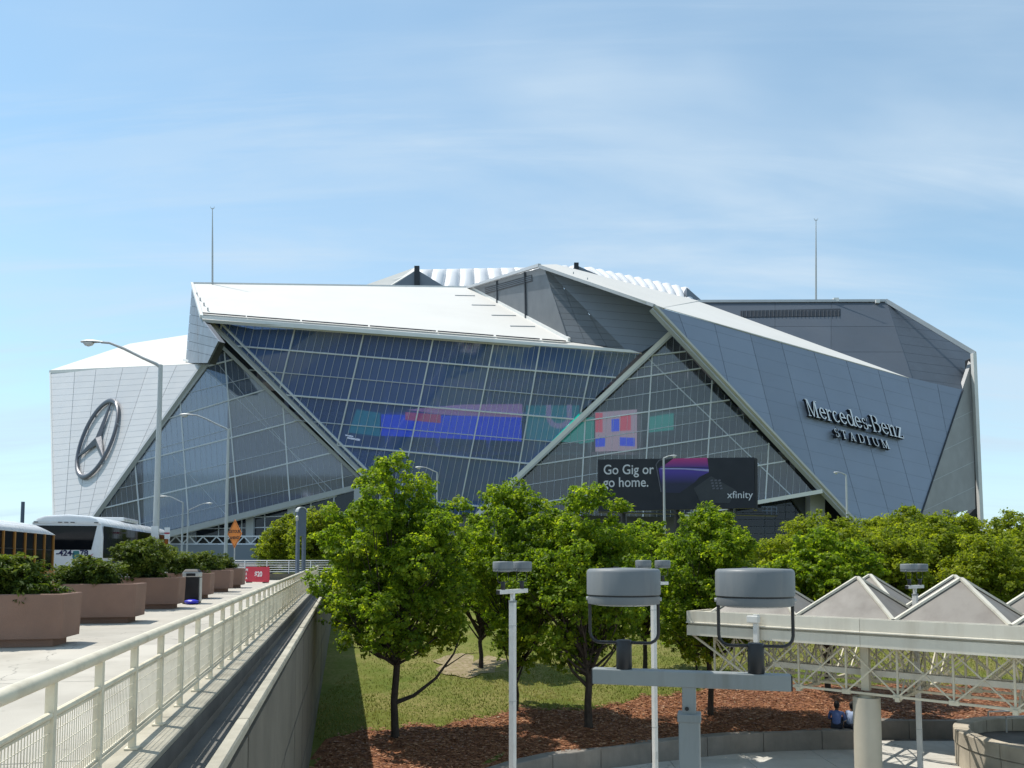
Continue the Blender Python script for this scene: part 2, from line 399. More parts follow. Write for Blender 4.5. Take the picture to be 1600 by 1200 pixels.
def cells(poly, V, H, gap):
    out = []
    for i in range(len(V)+1):
        pi = poly
        if i > 0: pi = inset_poly(pi, V[i-1], -1, gap)           # right of the line before
        if i < len(V) and len(pi) > 2: pi = inset_poly(pi, V[i], 1, gap)
        if len(pi) < 3: continue
        for j in range(len(H)+1):
            pj = pi
            if j > 0: pj = inset_poly(pj, H[j-1], 1, gap)        # below the line before
            if j < len(H) and len(pj) > 2: pj = inset_poly(pj, H[j], -1, gap)
            if len(pj) < 3: continue
            ar = abs(sum(pj[k][0]*pj[(k+1) % len(pj)][1]-pj[(k+1) % len(pj)][0]*pj[k][1] for k in range(len(pj))))/2
            if ar > 12: out.append(pj)
    return out
def facet(name, m, poly, pl, thick=1.2, off=0.0, parent=None):
    mb = MB(); mb.prism([pl.at(x, y, off) for x, y in poly], -pl.n*thick); return sb(mb, name, m, parent)
def panels(name, m, poly, pl, V, H=(), gap=0.4, thick=0.5, parent=None):
    for c in cells(poly, list(V), list(H), gap): facet(name, m, c, pl, thick, parent=parent)
def bars(poly, pl, lines, w, d, off, name, m, kind=None, joined=False, parent=None):
    mb = MB(); k = 0
    for l in lines:
        s = clip_seg(poly, l)
        if not s: continue
        if not joined: mb = MB()
        mb.bar(pl.at(*s[0], off), pl.at(*s[1], off), w, d, pl.n); k += 1
        if not joined: tag(sb(mb, name, m, parent), kind=kind)
    if joined and k: tag(sb(mb, name, m, parent), kind=kind)
def between(lines, n, ends=(1, 1)):
    """n-1 lines between each pair of neighbours, and on past both ends"""
    ls = list(lines); out = []
    def ext(l):
        x0, y0, x1, y1 = l; s = lambda y: x0+(x1-x0)*(y-y0)/(y1-y0)
        return (s(400), 400, s(900), 900)
    E = [ext(l) for l in ls]
    lerp = lambda a, b, t: tuple(a[q]+(b[q]-a[q])*t for q in range(4))
    for i in range(len(E)-1):
        for k in range(1, n): out.append(lerp(E[i], E[i+1], k/n))
    for k in range(1, n*ends[0]+1): out.append(lerp(E[0], E[1], -k/n))
    for k in range(1, n*ends[1]+1): out.append(lerp(E[-1], E[-2], -k/n))
    return out

# --- planes of the big facets
plD = Plane(P(330, 503, 195), P(1000, 552, 199), P(748, 803, 212))
d570 = (plD.at(570, 757)).y
plE = Plane(P(345, 541, 198), P(150, 805, 195), P(570, 757, d570+1.0))
plF = Plane(P(1047, 521, 198.5), P(748, 803, 211.5), P(1305, 805, 193))
plA = Plane(plE.at(318, 570), plE.at(150, 805), P(78, 580, 238))
plG = Plane(P(1020, 478, 188), P(1335, 815, 194), P(1505, 610, 222))

# --- west wing: white clad wall carrying the star
A = [(78, 580), (322, 569), (150, 806), (104, 869), (86, 905)]
VA = [(117, 579, 100, 822), (150, 577, 120, 822), (192, 575, 135, 822), (232, 573, 148, 822), (276, 571, 162, 822)]
facet('wing_backing', M_seam, [(79.5, 581), (319, 570.5), (149, 806), (104, 868), (87, 903)], plA, 1.0, -0.35)
HA = [(78, 580+9.6*k, 320, 569+8.6*k) for k in range(1, 36)]
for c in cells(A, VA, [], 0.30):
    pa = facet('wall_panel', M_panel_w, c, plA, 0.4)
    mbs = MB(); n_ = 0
    for l in HA:
        s_ = clip_seg(c, l)
        if s_: mbs.bar(plA.at(*s_[0], 0.006), plA.at(*s_[1], 0.006), 0.07, 0.03, plA.n); n_ += 1
    if n_: tag(sb(mbs, 'panel_joint', M_trimg, pa), kind='stuff')
a_tl = P(78, 578, 238); a_tr = P(322, 568, 199)
mb = MB(); rf = [P(78, 578.5, 238), P(113, 571, 245), P(203, 537, 262), P(293, 523, 266), P(291, 566, 222), P(323, 568, 199)]
mb.prism(rf, (0, 0, -1.6)); sb(mb, 'white_roof', M_roof)
mb = MB(); mb.bar(P(78, 581, 237.6), P(318, 571, 199.2), 0.5, 0.9, (0, 0, 1)); sb(mb, 'roof_gutter', M_trim)
mb = MB(); mb.bar(P(290, 563, 222), P(322, 569, 199.5), 1.3, 0.6, (0, 0, 1)); sb(mb, 'roof_parapet', M_trim)
mb = MB(); mb.prism([P(78, 579, 238.4), P(86, 905, 238), P(205, 905, 268), P(203, 538, 262.5)], (3, 3, 0)); sb(mb, 'side_wall', M_panel_d)
mb = MB(); mb.bar(plA.at(79, 580), plA.at(84.5, 822), 0.5, 0.5, plA.n); sb(mb, 'corner_trim', M_trim)
mb = MB(); mb.bar(plA.at(320, 569.5, .3), plA.at(141, 820, .3), 0.9, 1.2, plA.n); sb(mb, 'edge_frame', M_trimg)
# star on the white wall
def star_at(u, v, off): return plA.at(155.5 + 23*u + 21.5*v, 687.5 + 1.2*u - 58.5*v, off)
star = MB()
rings = []
for k in range(72):
    a = 2*math.pi*k/72; c, s_ = math.cos(a), math.sin(a)
    prof = [(0.955, 0.4), (0.96, .85), (0.99, 1.1), (1.03, 1.15), (1.065, .95), (1.075, 0.4)]
    rings.append([star_at(c*r, s_*r, h) for r, h in prof])
rings.append(rings[0]); star.loft(rings, close=True)
emb = sb(star, 'star_emblem', M_chrome, fixn=True, smooth=True)
for k in range(3):
    a = math.pi/2 + k*2*math.pi/3; t = (math.cos(a), math.sin(a)); n_ = (-t[1], t[0])
    pt = lambda r, s_, h: star_at(t[0]*r+n_[0]*s_, t[1]*r+n_[1]*s_, h)
    tip0, ridge, nl, nr = pt(0.98, 0, .85), pt(0.0, 0, 1.25), pt(0.075, 0.13, 0.6), pt(0.075, -0.13, 0.6)
    tl, tr = pt(0.97, 0.028, .8), pt(0.97, -0.028, .8)
    base = pt(0, 0, 0.7)
    mb = MB()
    mb.v = [ridge, tip0, nl, nr, tl, tr, pt(0, 0, 0.5), pt(0.085, 0.147, 0.5), pt(0.085, -0.147, 0.5), pt(0.97, 0.028, 0.5), pt(0.97, -0.028, 0.5)]
    mb.f = [(0, 1, 4, 2), (0, 3, 5, 1), (2, 4, 9, 7), (5, 3, 8, 10), (4, 1, 5, 10, 9), (6, 7, 9, 10, 8), (0, 2, 7, 6), (0, 6, 8, 3)]
    sb(mb, 'star_arm', M_chrome, emb, fixn=True)
for k in range(6):
    a = k*math.pi/3+.4; mb = MB(); mb.bar(star_at(math.cos(a)*1.04, math.sin(a)*1.04, -.1), star_at(math.cos(a)*1.04, math.sin(a)*1.04, .9), .4, .4, (0, 0, 1)); sb(mb, 'bracket', M_trimg, emb)

# --- grey clad wedge beside the big roof
mb = MB()
B0, B1, B2, B3, B4 = P(300, 446, 236), P(316, 500, 192.5), P(341, 533, 198), P(324, 567, 200), P(290, 567, 223)
plB = Plane(B0, B1, B4)
facet('wedge_backing', M_seam, [(300, 448), (315, 501), (338, 533), (324, 567), (291, 567)], plB, 1.5, -0.3)
panels('clad_panel', M_panel_d, [(300, 446), (316, 500), (341, 533), (324, 567), (290, 567)], plB, [(307, 450, 310, 567)], [(295, 463+14*k, 345, 475+14*k) for k in range(7)], 0.25, 0.4)
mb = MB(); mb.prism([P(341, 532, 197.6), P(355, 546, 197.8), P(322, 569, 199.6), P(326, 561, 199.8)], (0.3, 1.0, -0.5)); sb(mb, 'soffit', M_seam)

mb = MB(); mb.prism([P(322, 500, 207), P(400, 515, 207), P(400, 600, 207), P(322, 575, 207)], (0, 1, 0)); sb(mb, 'interior_wall', M_int)
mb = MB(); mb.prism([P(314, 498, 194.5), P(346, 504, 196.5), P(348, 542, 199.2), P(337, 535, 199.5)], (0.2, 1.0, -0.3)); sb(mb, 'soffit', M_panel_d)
# --- big white roof wing
c0, c1, c2, c3, c4 = P(300, 443, 236), P(733, 449, 242), P(890, 533, 206), P(1002, 549.5, 197.5), P(316, 495, 191.5)
mb = MB()
plC = Plane(c0, c4, P(880, 535, 203))
Cp = [(300, 443), (733, 449), (892, 533.5), (880, 534.5), (316, 491)]
facet('roof_wing', M_roof, Cp, plC, 2.0)
# eave: fascia along the top of the blue glass, with a dark gutter slot behind it
fa, fb = P(315, 499.5, 190.8), P(1003, 550.5, 196.8)
mb = MB(); mb.bar(fa, fb, 1.25, 1.0, (0, 0, 1)); 
mb = MB(); mb.prism([P(314, 493.5, 191), P(316.5, 501.5, 191), P(1003, 552, 197), P(985, 546.5, 197)], (0, 1.0, 0.1)); sb(mb, 'eave_fascia', M_trim)
for (x0, x1) in [(317, 384), (386, 469), (472, 575), (578, 681), (684, 771), (775, 843), (847, 884)]:
    e = lambda x: 491.5 + (x-316)*(535.5-491.5)/(884-316)
    mb = MB(); mb.bar(plC.at(x0, e(x0)-0.6, 0.35), plC.at(x1, e(x1)-0.6, 0.35), 0.45, 0.25, plC.n); sb(mb, 'gutter_slot', M_dark)
facet('eave_deck', M_roof, [(316, 489), (890, 533), (985, 546.5), (985, 548.5), (316, 497)], plC, 0.8, -0.25)
mb = MB(); mb.bar(plC.at(300, 443), plC.at(733, 449), 0.7, 0.7, (0, 0, 1)); sb(mb, 'roof_edge', M_trim)
mb = MB(); mb.bar(P(300, 443, 236), P(315, 495, 191.3), 0.7, 0.9, (0, 0, 1)); sb(mb, 'roof_edge', M_trim)
mb = MB(); mb.bar(plC.at(733, 449, .4), plC.at(889, 532.5, .4), 0.7, 0.9, plC.n); sb(mb, 'roof_edge', M_trim)
for (x0, x1, y) in [(711, 742, 462), (737, 774, 477), (768, 806, 493), (797, 836, 510)]:
    mb = MB(); mb.bar(plC.at(x0, y, .1), plC.at(x1, y+.6, .1), .28, .3, plC.n); sb(mb, 'roof_pipe', M_trimg)
for (x, y) in [(308, 462), (313, 470), (319, 478), (325, 486)]:
    mb = MB(); mb.bar(plC.at(x, y, 0), plC.at(x, y, .9), .3, .3, (1, 0, 0)); sb(mb, 'roof_vent', M_trimg)

# --- blue glass front
Dp = [(331, 503.5), (1000, 552), (749, 802), (640, 812)]
VD = [(347, 504, 332, 570), (461, 513, 435, 617), (568, 523, 524, 707), (676.5, 531, 635, 727), (771, 537, 717, 800), (843, 544, 809, 740), (927.5, 551, 905, 655)]
HD = [(363, 540, 966, 590), (440, 616.5, 900, 655), (542, 697, 825, 724), (700, 786.5, 750, 791)]
for c in cells(Dp, VD, HD, 0.5): facet('glass_pane', M_glassD, c, plD, 0.08, -0.3)
bars(Dp, plD, VD, 0.34, 0.6, -0.1, 'mullion', M_mull)
bars(Dp, plD, HD, 0.36, 0.6, -0.05, 'transom', M_mull)
bars(Dp, plD, between(VD, 9, (1, 1)), 0.085, 0.16, -0.12, 'fine_mullions', M_mullf, 'stuff', True)
bars([(320, 500), (1010, 551), (740, 815), (600, 815)], plD, [(413, 580, 900, 621), (500, 660, 860, 690)], 0.20, 0.3, -0.12, 'transom', M_mullf)
bars(Dp, plD, [(352, 512, 610, 775)], 0.3, 0.3, -0.2, 'brace', M_mullf)
def edge(pl, a, b, wd, dp, off, name, m):
    mb = MB(); mb.bar(pl.at(*a, off), pl.at(*b, off), wd, dp, pl.n); return sb(mb, name, m)
edge(plD, (331, 504), (640, 812), 0.9, 1.4, 0.2, 'edge_frame', M_trimg)
edge(plD, (345, 504.5), (577, 738), 0.45, 0.8, 0.1, 'edge_frame', M_mull)
edge(plD, (333, 509), (600, 776), 0.3, 0.5, 0.9, 'edge_rail', M_mull)
# --- west glass gable
Ep = [(345, 541), (571, 756), (270, 832), (238, 840), (149, 806)]
VE = [(211, 723, 218, 810), (282, 633, 295, 820), (350, 543, 372, 803), (442, 633, 453, 787), (534, 730, 536, 760)]
HE = [(325, 572, 370, 560), (293, 645, 417, 608), (213, 722, 463, 658), (150, 797, 500, 712)]
for c in cells(Ep, VE, HE, 0.5): facet('glass_pane', M_glassE, c, plE, 0.08, -0.3)
bars(Ep, plE, VE, 0.30, 0.5, -0.1, 'mullion', M_mull)
bars(Ep, plE, HE, 0.32, 0.5, -0.05, 'transom', M_mull)
bars(Ep, plE, between(VE, 9, (1, 0)), 0.045, 0.1, -0.2, 'fine_mullions', M_mullf, 'stuff', True)
bars(Ep, plE, [(330, 605, 390, 590), (250, 700, 430, 650), (200, 760, 500, 690), (300, 800, 540, 745)], 0.12, 0.3, -0.16, 'transom', M_mullf)
bars(Ep, plE, [(320, 575, 372, 625), (400, 640, 500, 760), (250, 690, 340, 790)], 0.11, 0.2, -0.26, 'brace', M_mullf)
edge(plE, (347, 542), (572, 757), 0.9, 1.0, 0.3, 'edge_frame', M_trimg)
edge(plE, (345, 542), (149, 806), 0.7, 0.8, 0.3, 'edge_frame', M_trimg)
edge(plE, (230, 842.5), (586, 754), 1.5, 1.6, 0.3, 'base_beam', M_trimg)
edge(plE, (230, 846.5), (586, 760), 0.5, 1.0, -0.4, 'base_beam', M_mull)
# --- east glass gable
Fp = [(1047, 521), (1292, 792), (1286, 768), (1100, 803), (748, 803)]
Fp = [(1047, 522), (1272, 770), (1060, 808), (748, 803)]
VF = [(915, 647, 910, 744), (1019.6, 548, 1010, 714), (1113, 588, 1106, 712), (1202, 681, 1196, 780)]
HF = [(1022, 555, 1071, 549), (976.5, 593, 1098, 575), (917, 657, 1146.5, 624), (900, 717, 1192, 672), (900, 776, 1231.5, 719.6)]
for c in cells(Fp, VF, HF, 0.5): facet('glass_pane', M_glassF, c, plF, 0.08, -0.3)
bars(Fp, plF, VF, 0.32, 0.5, -0.1, 'mullion', M_mull)
bars(Fp, plF, HF, 0.32, 0.5, -0.05, 'transom', M_mull)
bars(Fp, plF, between(VF, 9, (1, 1)), 0.07, 0.14, -0.12, 'fine_mullions', M_mullf, 'stuff', True)
bars(Fp, plF, [(1000, 575, 1090, 560), (940, 626, 1130, 596), (900, 690, 1180, 645), (900, 745, 1225, 690)], 0.17, 0.3, -0.16, 'transom', M_mullf)
bars(Fp, plF, [(1020, 567, 1230, 768)], 0.24, 0.3, -0.2, 'brace', M_mullf)
edge(plF, (1048, 521), (745, 806), 1.15, 1.4, 0.6, 'edge_frame', M_trim)
edge(plF, (1050, 525), (750, 808), 0.5, 0.8, 0.9, 'edge_rail', M_trimg)
edge(plF, (1060, 806.5), (1284, 767.5), 1.0, 1.4, 0.2, 'base_beam', M_trim)

# --- east wing: blue-grey clad wall with the name
G = [(1020, 478), (1200, 529), (1420, 590), (1504, 609), (1411, 887), (1401, 887)]
VG = [(1063, 498, 1078, 540), (1117, 509, 1143, 620), (1174, 530, 1207, 664), (1224, 547.5, 1270, 730), (1276, 565, 1343, 799), (1325.6, 576, 1389, 802), (1373.5, 584, 1423, 768), (1419.5, 595.5, 1446, 703), (1465, 603, 1473, 645)]
facet('wing_backing', M_seam, [(1022, 480), (1200, 530), (1420, 591), (1503, 610), (1411, 886), (1401, 886)], plG, 1.0, -0.32)
HG = [(1020, 470+22*k, 1505, 601+20*k) for k in range(1, 18)]
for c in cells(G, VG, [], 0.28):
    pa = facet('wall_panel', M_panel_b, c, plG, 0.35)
    mbs = MB(); n_ = 0
    for l in HG:
        s_ = clip_seg(c, l)
        if s_: mbs.bar(plG.at(*s_[0], 0.004), plG.at(*s_[1], 0.004), 0.05, 0.02, plG.n); n_ += 1
    if n_: tag(sb(mbs, 'panel_joint', M_panel_d, pa), kind='stuff')
edge(plG, (1021, 480), (1401, 887), 0.6, 1.2, 0.3, 'edge_frame', M_edge)
edge(plG, (1018.5, 482), (1398, 887), 0.5, 1.2, -0.4, 'edge_frame', M_trimg)
edge(plG, (1504, 610), (1411, 887), 0.35, 0.5, 0.0, 'edge_frame', M_dark)
# white roof strip above it
H0, H1, H2, H3 = P(842, 414, 216), P(905, 424, 226), P(1092, 470, 240), P(1422, 590.5, 216)
mb = MB()
Hs = [P(846, 414, 215.5), P(1092, 469.5, 236), plG.at(1424, 591.5) + Vector((0, 2, 0)), plG.at(1420, 590.5, .3), plG.at(1200, 529.5, .3), plG.at(1012, 475, .3)]
plH1 = [P(843, 413.5, 215.5), P(905, 426, 222), P(1005, 463.5, 197), P(1012, 477, 188.2)]
mb.prism([P(843, 413.5, 215.3), P(870, 413, 220), P(1092, 470, 236), plG.at(1035, 481.5, .3), P(1008, 471, 189)], (0, 0.2, -0.4)); sb(mb, 'roof_strip', M_roof)
mb = MB(); mb.prism([plG.at(1033, 481, .25), P(1088, 469.5, 236), plG.at(1426, 592.2, -3), plG.at(1420, 590.6, .1), plG.at(1200, 529.6, .2)], (0, 0.1, -0.12)); sb(mb, 'roof_strip', M_roof)
mb = MB(); mb.bar(P(843, 416.5, 214.6), P(1022, 477.5, 187.8), 0.8, 0.8, (0, 0, 1)); sb(mb, 'roof_edge', M_trimg)
for (x, y) in [(896, 428), (918, 437), (941, 447), (968, 457), (996, 466)]:
    mb = MB(); mb.bar(P(x, y, 204), P(x, y-3.0, 204), 0.25, 0.25, (1, 0, 0)); sb(mb, 'roof_vent', M_trimg)

# --- dark clad centre piece
i0, i1, i2, i3, i4, i5, i6 = plC.at(733, 449.5), P(850, 417, 216), P(887, 532, 206.5), P(977, 546, 203), P(1020, 478, 189.5), P(1047, 521, 199.5), P(1001, 549.5, 199)
pI1 = Plane(i0, i1, i2); pI2 = Plane(i1, i2, i3); pI3 = Plane(i1, i3, i5)
facet('centre_backing', M_seam, [(736, 450), (849, 419), (887, 531)], pI1, 1.5, -0.35)
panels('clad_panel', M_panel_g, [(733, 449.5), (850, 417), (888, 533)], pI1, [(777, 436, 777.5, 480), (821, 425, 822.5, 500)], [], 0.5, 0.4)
LV = [(758, 449.5), (831, 429), (832, 440), (758.5, 460)]
facet('louver_band', M_dark, LV, pI1, 0.2, 0.12)
for k in range(1, 4):
    mb = MB(); f_ = k/4
    mb.bar(pI1.at(758.2, 449.5+10.5*f_, .2), pI1.at(831.5, 429+11*f_, .2), .16, .15, pI1.n); sb(mb, 'louver', M_panel_d)
edge(pI1, (777, 437), (777.5, 474), .5, .5, .2, 'mullion', M_seam); edge(pI1, (821, 425), (822.5, 498), .6, .6, .2, 'mullion', M_seam)
facet('centre_backing', M_seam, [(852, 422), (887, 532), (975, 545)], pI2, 1.5, -0.35)
panels('clad_panel', M_panel_g, [(850, 417), (887, 533), (978, 546)], pI2, [(868, 417, 918, 545), (880, 417, 950, 545)], [(850, 440+9.5*k, 990, 448+9.5*k) for k in range(11)], 0.18, 0.4)
facet('clad_face', M_panel_d, [(850, 417), (977, 546), (1002, 550), (1048, 522), (1020, 478)], pI3, 1.2)
bars([(850, 417), (977, 546), (1002, 550), (1048, 522), (1020, 478)], pI3, [(850, 430+12*k, 1040, 446+12*k) for k in range(10)], .06, .04, 0.0, 'panel_joint', M_seam, 'stuff', True)
mb = MB(); mb.bar(plC.at(730, 449.5), P(843, 414.5, 215.5), 0.9, 0.9, (0, 0, 1)); sb(mb, 'roof_edge', M_trimg)

# --- inflated film roof behind
def pillow(a0, a1, b0, b1, bulge):
    n1, n2 = 7, 7; rings = []
    for i in range(n1):
        s_ = i/(n1-1); rg = []
        for j in range(n2):
            t = j/(n2-1)
            p = (a0.lerp(a1, s_)).lerp(b0.lerp(b1, s_), t)
            h = bulge*(max(0, 1-(2*s_-1)**2))**.5*(max(0, 1-(2*t-1)**4))**.5
            rg.append(p + Vector((0, -0.35*h, 0.9*h)))
        rings.append(rg)
    mb = MB(); mb.loft(rings, close=False); sb(mb, 'roof_pillow', M_pillow, smooth=True, fixn=True)
def pillows(A0, A1, B0, B1, n, bulge):
    for k in range(n): pillow(A0.lerp(A1, k/n), A0.lerp(A1, (k+1)/n), B0.lerp(B1, k/n), B0.lerp(B1, (k+1)/n), bulge)
pillows(P(656, 421, 300), P(846, 417.5, 300), P(640, 462, 288), P(868, 462, 288), 9, 1.9)
pillows(P(858, 417, 262), P(905, 416, 262), P(868, 430, 250), P(905, 436, 250), 3, 1.2)
pillows(P(912, 418, 262), P(1078, 452, 266), P(940, 440, 250), P(1086, 474, 250), 11, 1.5)
mb = MB(); mb.prism([P(566, 447, 290), P(648, 418, 290), P(652, 421, 287), P(604, 450, 287)], (0, .3, -1)); sb(mb, 'white_roof', M_roof)
mb = MB(); mb.prism([P(600, 456, 284), P(651, 421, 284), P(708, 456, 284)], (0, 2, 0)); sb(mb, 'gable', M_panel_d)
mb = MB(); mb.bar(P(651.5, 456, 283.4), P(651.5, 416, 283.4), 1.9, 1.0, (0, 1, 0)); sb(mb, 'gable_post', M_dark)
mb = MB(); mb.prism([P(888, 424, 249), P(902, 415, 249), P(975, 447, 249), P(960, 460, 249)], (0, 2, 0)); sb(mb, 'gable', M_panel_d)
mb = MB(); mb.bar(P(900.5, 425, 248.6), P(900.5, 411, 248.6), 1.5, 1.0, (0, 1, 0)); sb(mb, 'gable_post', M_dark)
mb = MB(); mb.prism([P(1073, 449, 252), P(1097, 470, 252), P(1097, 482, 252), P(1073, 482, 252)], (0, 4, 0)); sb(mb, 'gable', M_panel_d)

# --- far east wing: slate clad
K1 = [(1088, 471.5), (1385, 470.5), (1425, 591), (1300, 560)]
k0, k1, k2, k3, k4 = P(1088, 471, 236), P(1385, 470, 240), P(1523, 552, 226), plG.at(1503, 608.5, -.4), plG.at(1423, 591, -.4)
pK1 = Plane(k0, k1, k4); pK2 = Plane(k1, k4, k3)
facet('wing_backing', M_seam, [(1090, 472), (1384, 471.5), (1424, 592)], pK1, 1.2, -0.35)
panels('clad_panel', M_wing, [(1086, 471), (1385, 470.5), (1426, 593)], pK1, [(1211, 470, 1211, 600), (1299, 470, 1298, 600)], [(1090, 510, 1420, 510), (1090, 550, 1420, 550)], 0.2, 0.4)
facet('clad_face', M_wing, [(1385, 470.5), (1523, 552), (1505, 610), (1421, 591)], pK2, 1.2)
bars([(1386, 473), (1520, 552), (1503, 608), (1425, 590)], pK2, [(1385, 482+13*k, 1523, 500+13*k) for k in range(9)], .06, .04, 0.0, 'panel_joint', M_seam, 'stuff', True)
facet('louver_band', M_dark, [(1157, 486), (1313, 482.5), (1313, 494), (1157, 496.5)], pK1, .2, .12)
for k in range(26):
    x = 1160 + k*6; mb = MB(); mb.bar(pK1.at(x, 485.8, .3), pK1.at(x, 496, .3), .16, .1, pK1.n); sb(mb, 'louver', M_seam)
k5, k6 = P(1532, 818, 229), plG.at(1434, 818, -.4)
pK3 = Plane(k3, k5, k6)
M_louv = M_panel_l
facet('pale_face', M_panel_l, [(1503, 610), (1519, 562), (1524, 795), (1500, 800), (1477, 818), (1470, 887), (1411, 887)], pK3, 1.0)
bars([(1503, 610), (1519, 562), (1524, 795), (1500, 800), (1477, 818), (1434, 818)], pK3, [(1440, 680+40*k, 1524, 640+40*k) for k in range(5)], .12, .06, 0, 'panel_joint', M_trimg, 'stuff', True)
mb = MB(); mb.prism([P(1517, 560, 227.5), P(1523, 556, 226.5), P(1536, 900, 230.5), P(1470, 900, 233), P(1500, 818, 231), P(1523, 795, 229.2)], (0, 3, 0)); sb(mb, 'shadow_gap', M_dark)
mb = MB(); mb.bar(P(1384, 470, 239.5), P(1523, 552.5, 225.5), 1.1, 1.2, (0, 0, 1)); sb(mb, 'roof_edge', M_trimg)
mb = MB(); mb.bar(P(1521, 552, 225), P(1536, 900, 229.5), 1.0, 1.4, (0, 1, 0)); sb(mb, 'roof_edge', M_trim)
mb = MB(); mb.bar(P(1090, 471, 235.5), P(1386, 470, 239.5), .8, .8, (0, 0, 1)); sb(mb, 'roof_edge', M_trimg)
for (x0, x1, y0, y1) in [(1092, 1199, 468.5, 472), (1303, 1311, 465, 470), (1369, 1375, 468, 473)]:
    mb = MB(); mb.prism([P(x0, y0, 238), P(x1, y0, 238), P(x1, y1, 238), P(x0, y1, 238)], (0, 2, 0)); sb(mb, 'roof_unit', M_trim)
# lightning masts
for (x, y0, y1, Y) in [(332, 325, 444, 238), (1275, 343, 471, 240)]:
    mb = MB(); mb.tube([P(x, y1, Y), P(x, (y0+y1)/2, Y), P(x, y0, Y)], [.30, .25, .11], 6); am = sb(mb, 'lightning_mast', M_steel)
    mb = MB(); mb.bar(P(x-2, y0+1, Y), P(x+2, y0+1, Y), .15, .15, (0, 1, 0)); mb.bar(P(x-2, y0+1, Y), P(x-3, y0-2, Y), .12, .12, (0, 1, 0)); mb.bar(P(x+2, y0+1, Y), P(x+3, y0-2, Y), .12, .12, (0, 1, 0)); sb(mb, 'mast_head', M_steel, am)

# --- inside and behind
mb = MB(); mb.box(-92, 100, 246, 340, 0, 82); sb(mb, 'stadium_core', M_int)
mb = MB(); mb.box(-86, 100, 238, 239, 0, 74); sb(mb, 'interior_wall', M_int)
for z in (14, 26, 38, 50, 60):
    mb = MB(); mb.box(-84, 96, 226, 238, z, z+0.9); sb(mb, 'interior_floor', M_intl)
for x in range(-82, 96, 15):
    mb = MB(); mb.box(x-.6, x+.6, 225.5, 226.5, 0, 64); sb(mb, 'interior_column', M_intl)
mb = MB()
for k in range(5):
    z = 8 + k*9; mb.prism([(-60, 228, z), (70, 228, z), (70, 237, z+7), (-60, 237, z+7)], (0, .4, .5))
tag(sb(mb, 'seating_bowl', M_int), kind='stuff')
pV = Plane((0, 224, 0), (1, 224, 0), (0, 224, 1))
ME = {k: mat_emit('screen_'+k, c, 2.1) for k, c in dict(blue=(0.01, 0.035, 0.62), pink=(0.42, 0.19, 0.30), red=(0.52, 0.05, 0.09), green=(0.0, 0.19, 0.15), mauve=(0.34, 0.24, 0.29), white=(1.0, 1.0, 0.8)).items()}
def scr(k, pts, off=0.0):
    mb = MB(); mb.prism([pV.at(x, y, .5+off) for x, y in pts], (0, .25, 0)); return sb(mb, 'video_screen', ME[k])
scr('blue', [(596, 648), (815, 652), (815, 690), (596, 681)]); scr('pink', [(636, 641), (722, 633), (816, 632), (816, 653), (720, 650), (690, 648)], .3)
scr('red', [(634, 645), (689, 649), (689, 662), (634, 657)], .6); scr('green', [(822, 634), (905, 634), (905, 692), (822, 688)])
mb = MB(); pts = [(857, 634), (857, 652)] + [(873-16*math.cos(math.pi*k/10), 652+15*math.sin(math.pi*k/10)) for k in range(1, 10)] + [(889, 652), (889, 634)]
for k in range(len(pts)-1): mb.bar(pV.at(*pts[k], 1.2+.02*k), pV.at(*pts[k+1], 1.2+.02*k), 1.5, .3, pV.n)
sb(mb, 'screen_letter', ME['mauve'])
scr('green', [(558, 640), (594, 646), (594, 682), (545, 676)])
scr('mauve', [(930, 645), (995, 640), (995, 704), (930, 706)]); scr('red', [(930, 646), (941, 646), (941, 676), (930, 676)], .4); scr('red', [(968, 650), (985, 648), (985, 673), (968, 674)], .4)
scr('blue', [(955, 656), (967, 655), (967, 674), (955, 675)], .4); scr('blue', [(968, 684), (991, 685), (991, 698), (968, 697)], .4); scr('blue', [(930, 686), (945, 685), (945, 698), (930, 699)], .4)
scr('green', [(1014, 652), (1052, 646), (1052, 672), (1014, 676)]); scr('green', [(905, 655), (928, 652), (928, 690), (905, 694)])
scr('white', [(541, 680), (553, 682), (553, 684), (541, 682)], .8); scr('white', [(544, 684), (564, 687), (563, 690), (544, 686)], .8)
for (a, b, c, d) in [(655, 693, 716, 737), (670, 693, 700, 712)]:
    pass
mb = MB(); mb.prism([pV.at(655, 718, 3), pV.at(694, 718, 3), pV.at(694, 744, 3), pV.at(655, 738, 3)], (0, .3, 0)); sb(mb, 'inner_board', M_intl)
mb = MB(); mb.prism([pV.at(668, 707, 3), pV.at(680, 698, 3), pV.at(688, 707, 3)], (0, .3, 0)); sb(mb, 'inner_board', M_intl)
mb = MB(); mb.prism([pV.at(660, 750, 3), pV.at(790, 752, 3), pV.at(790, 759, 3), pV.at(660, 759, 3)], (0, .3, 0)); sb(mb, 'inner_board', M_intl)

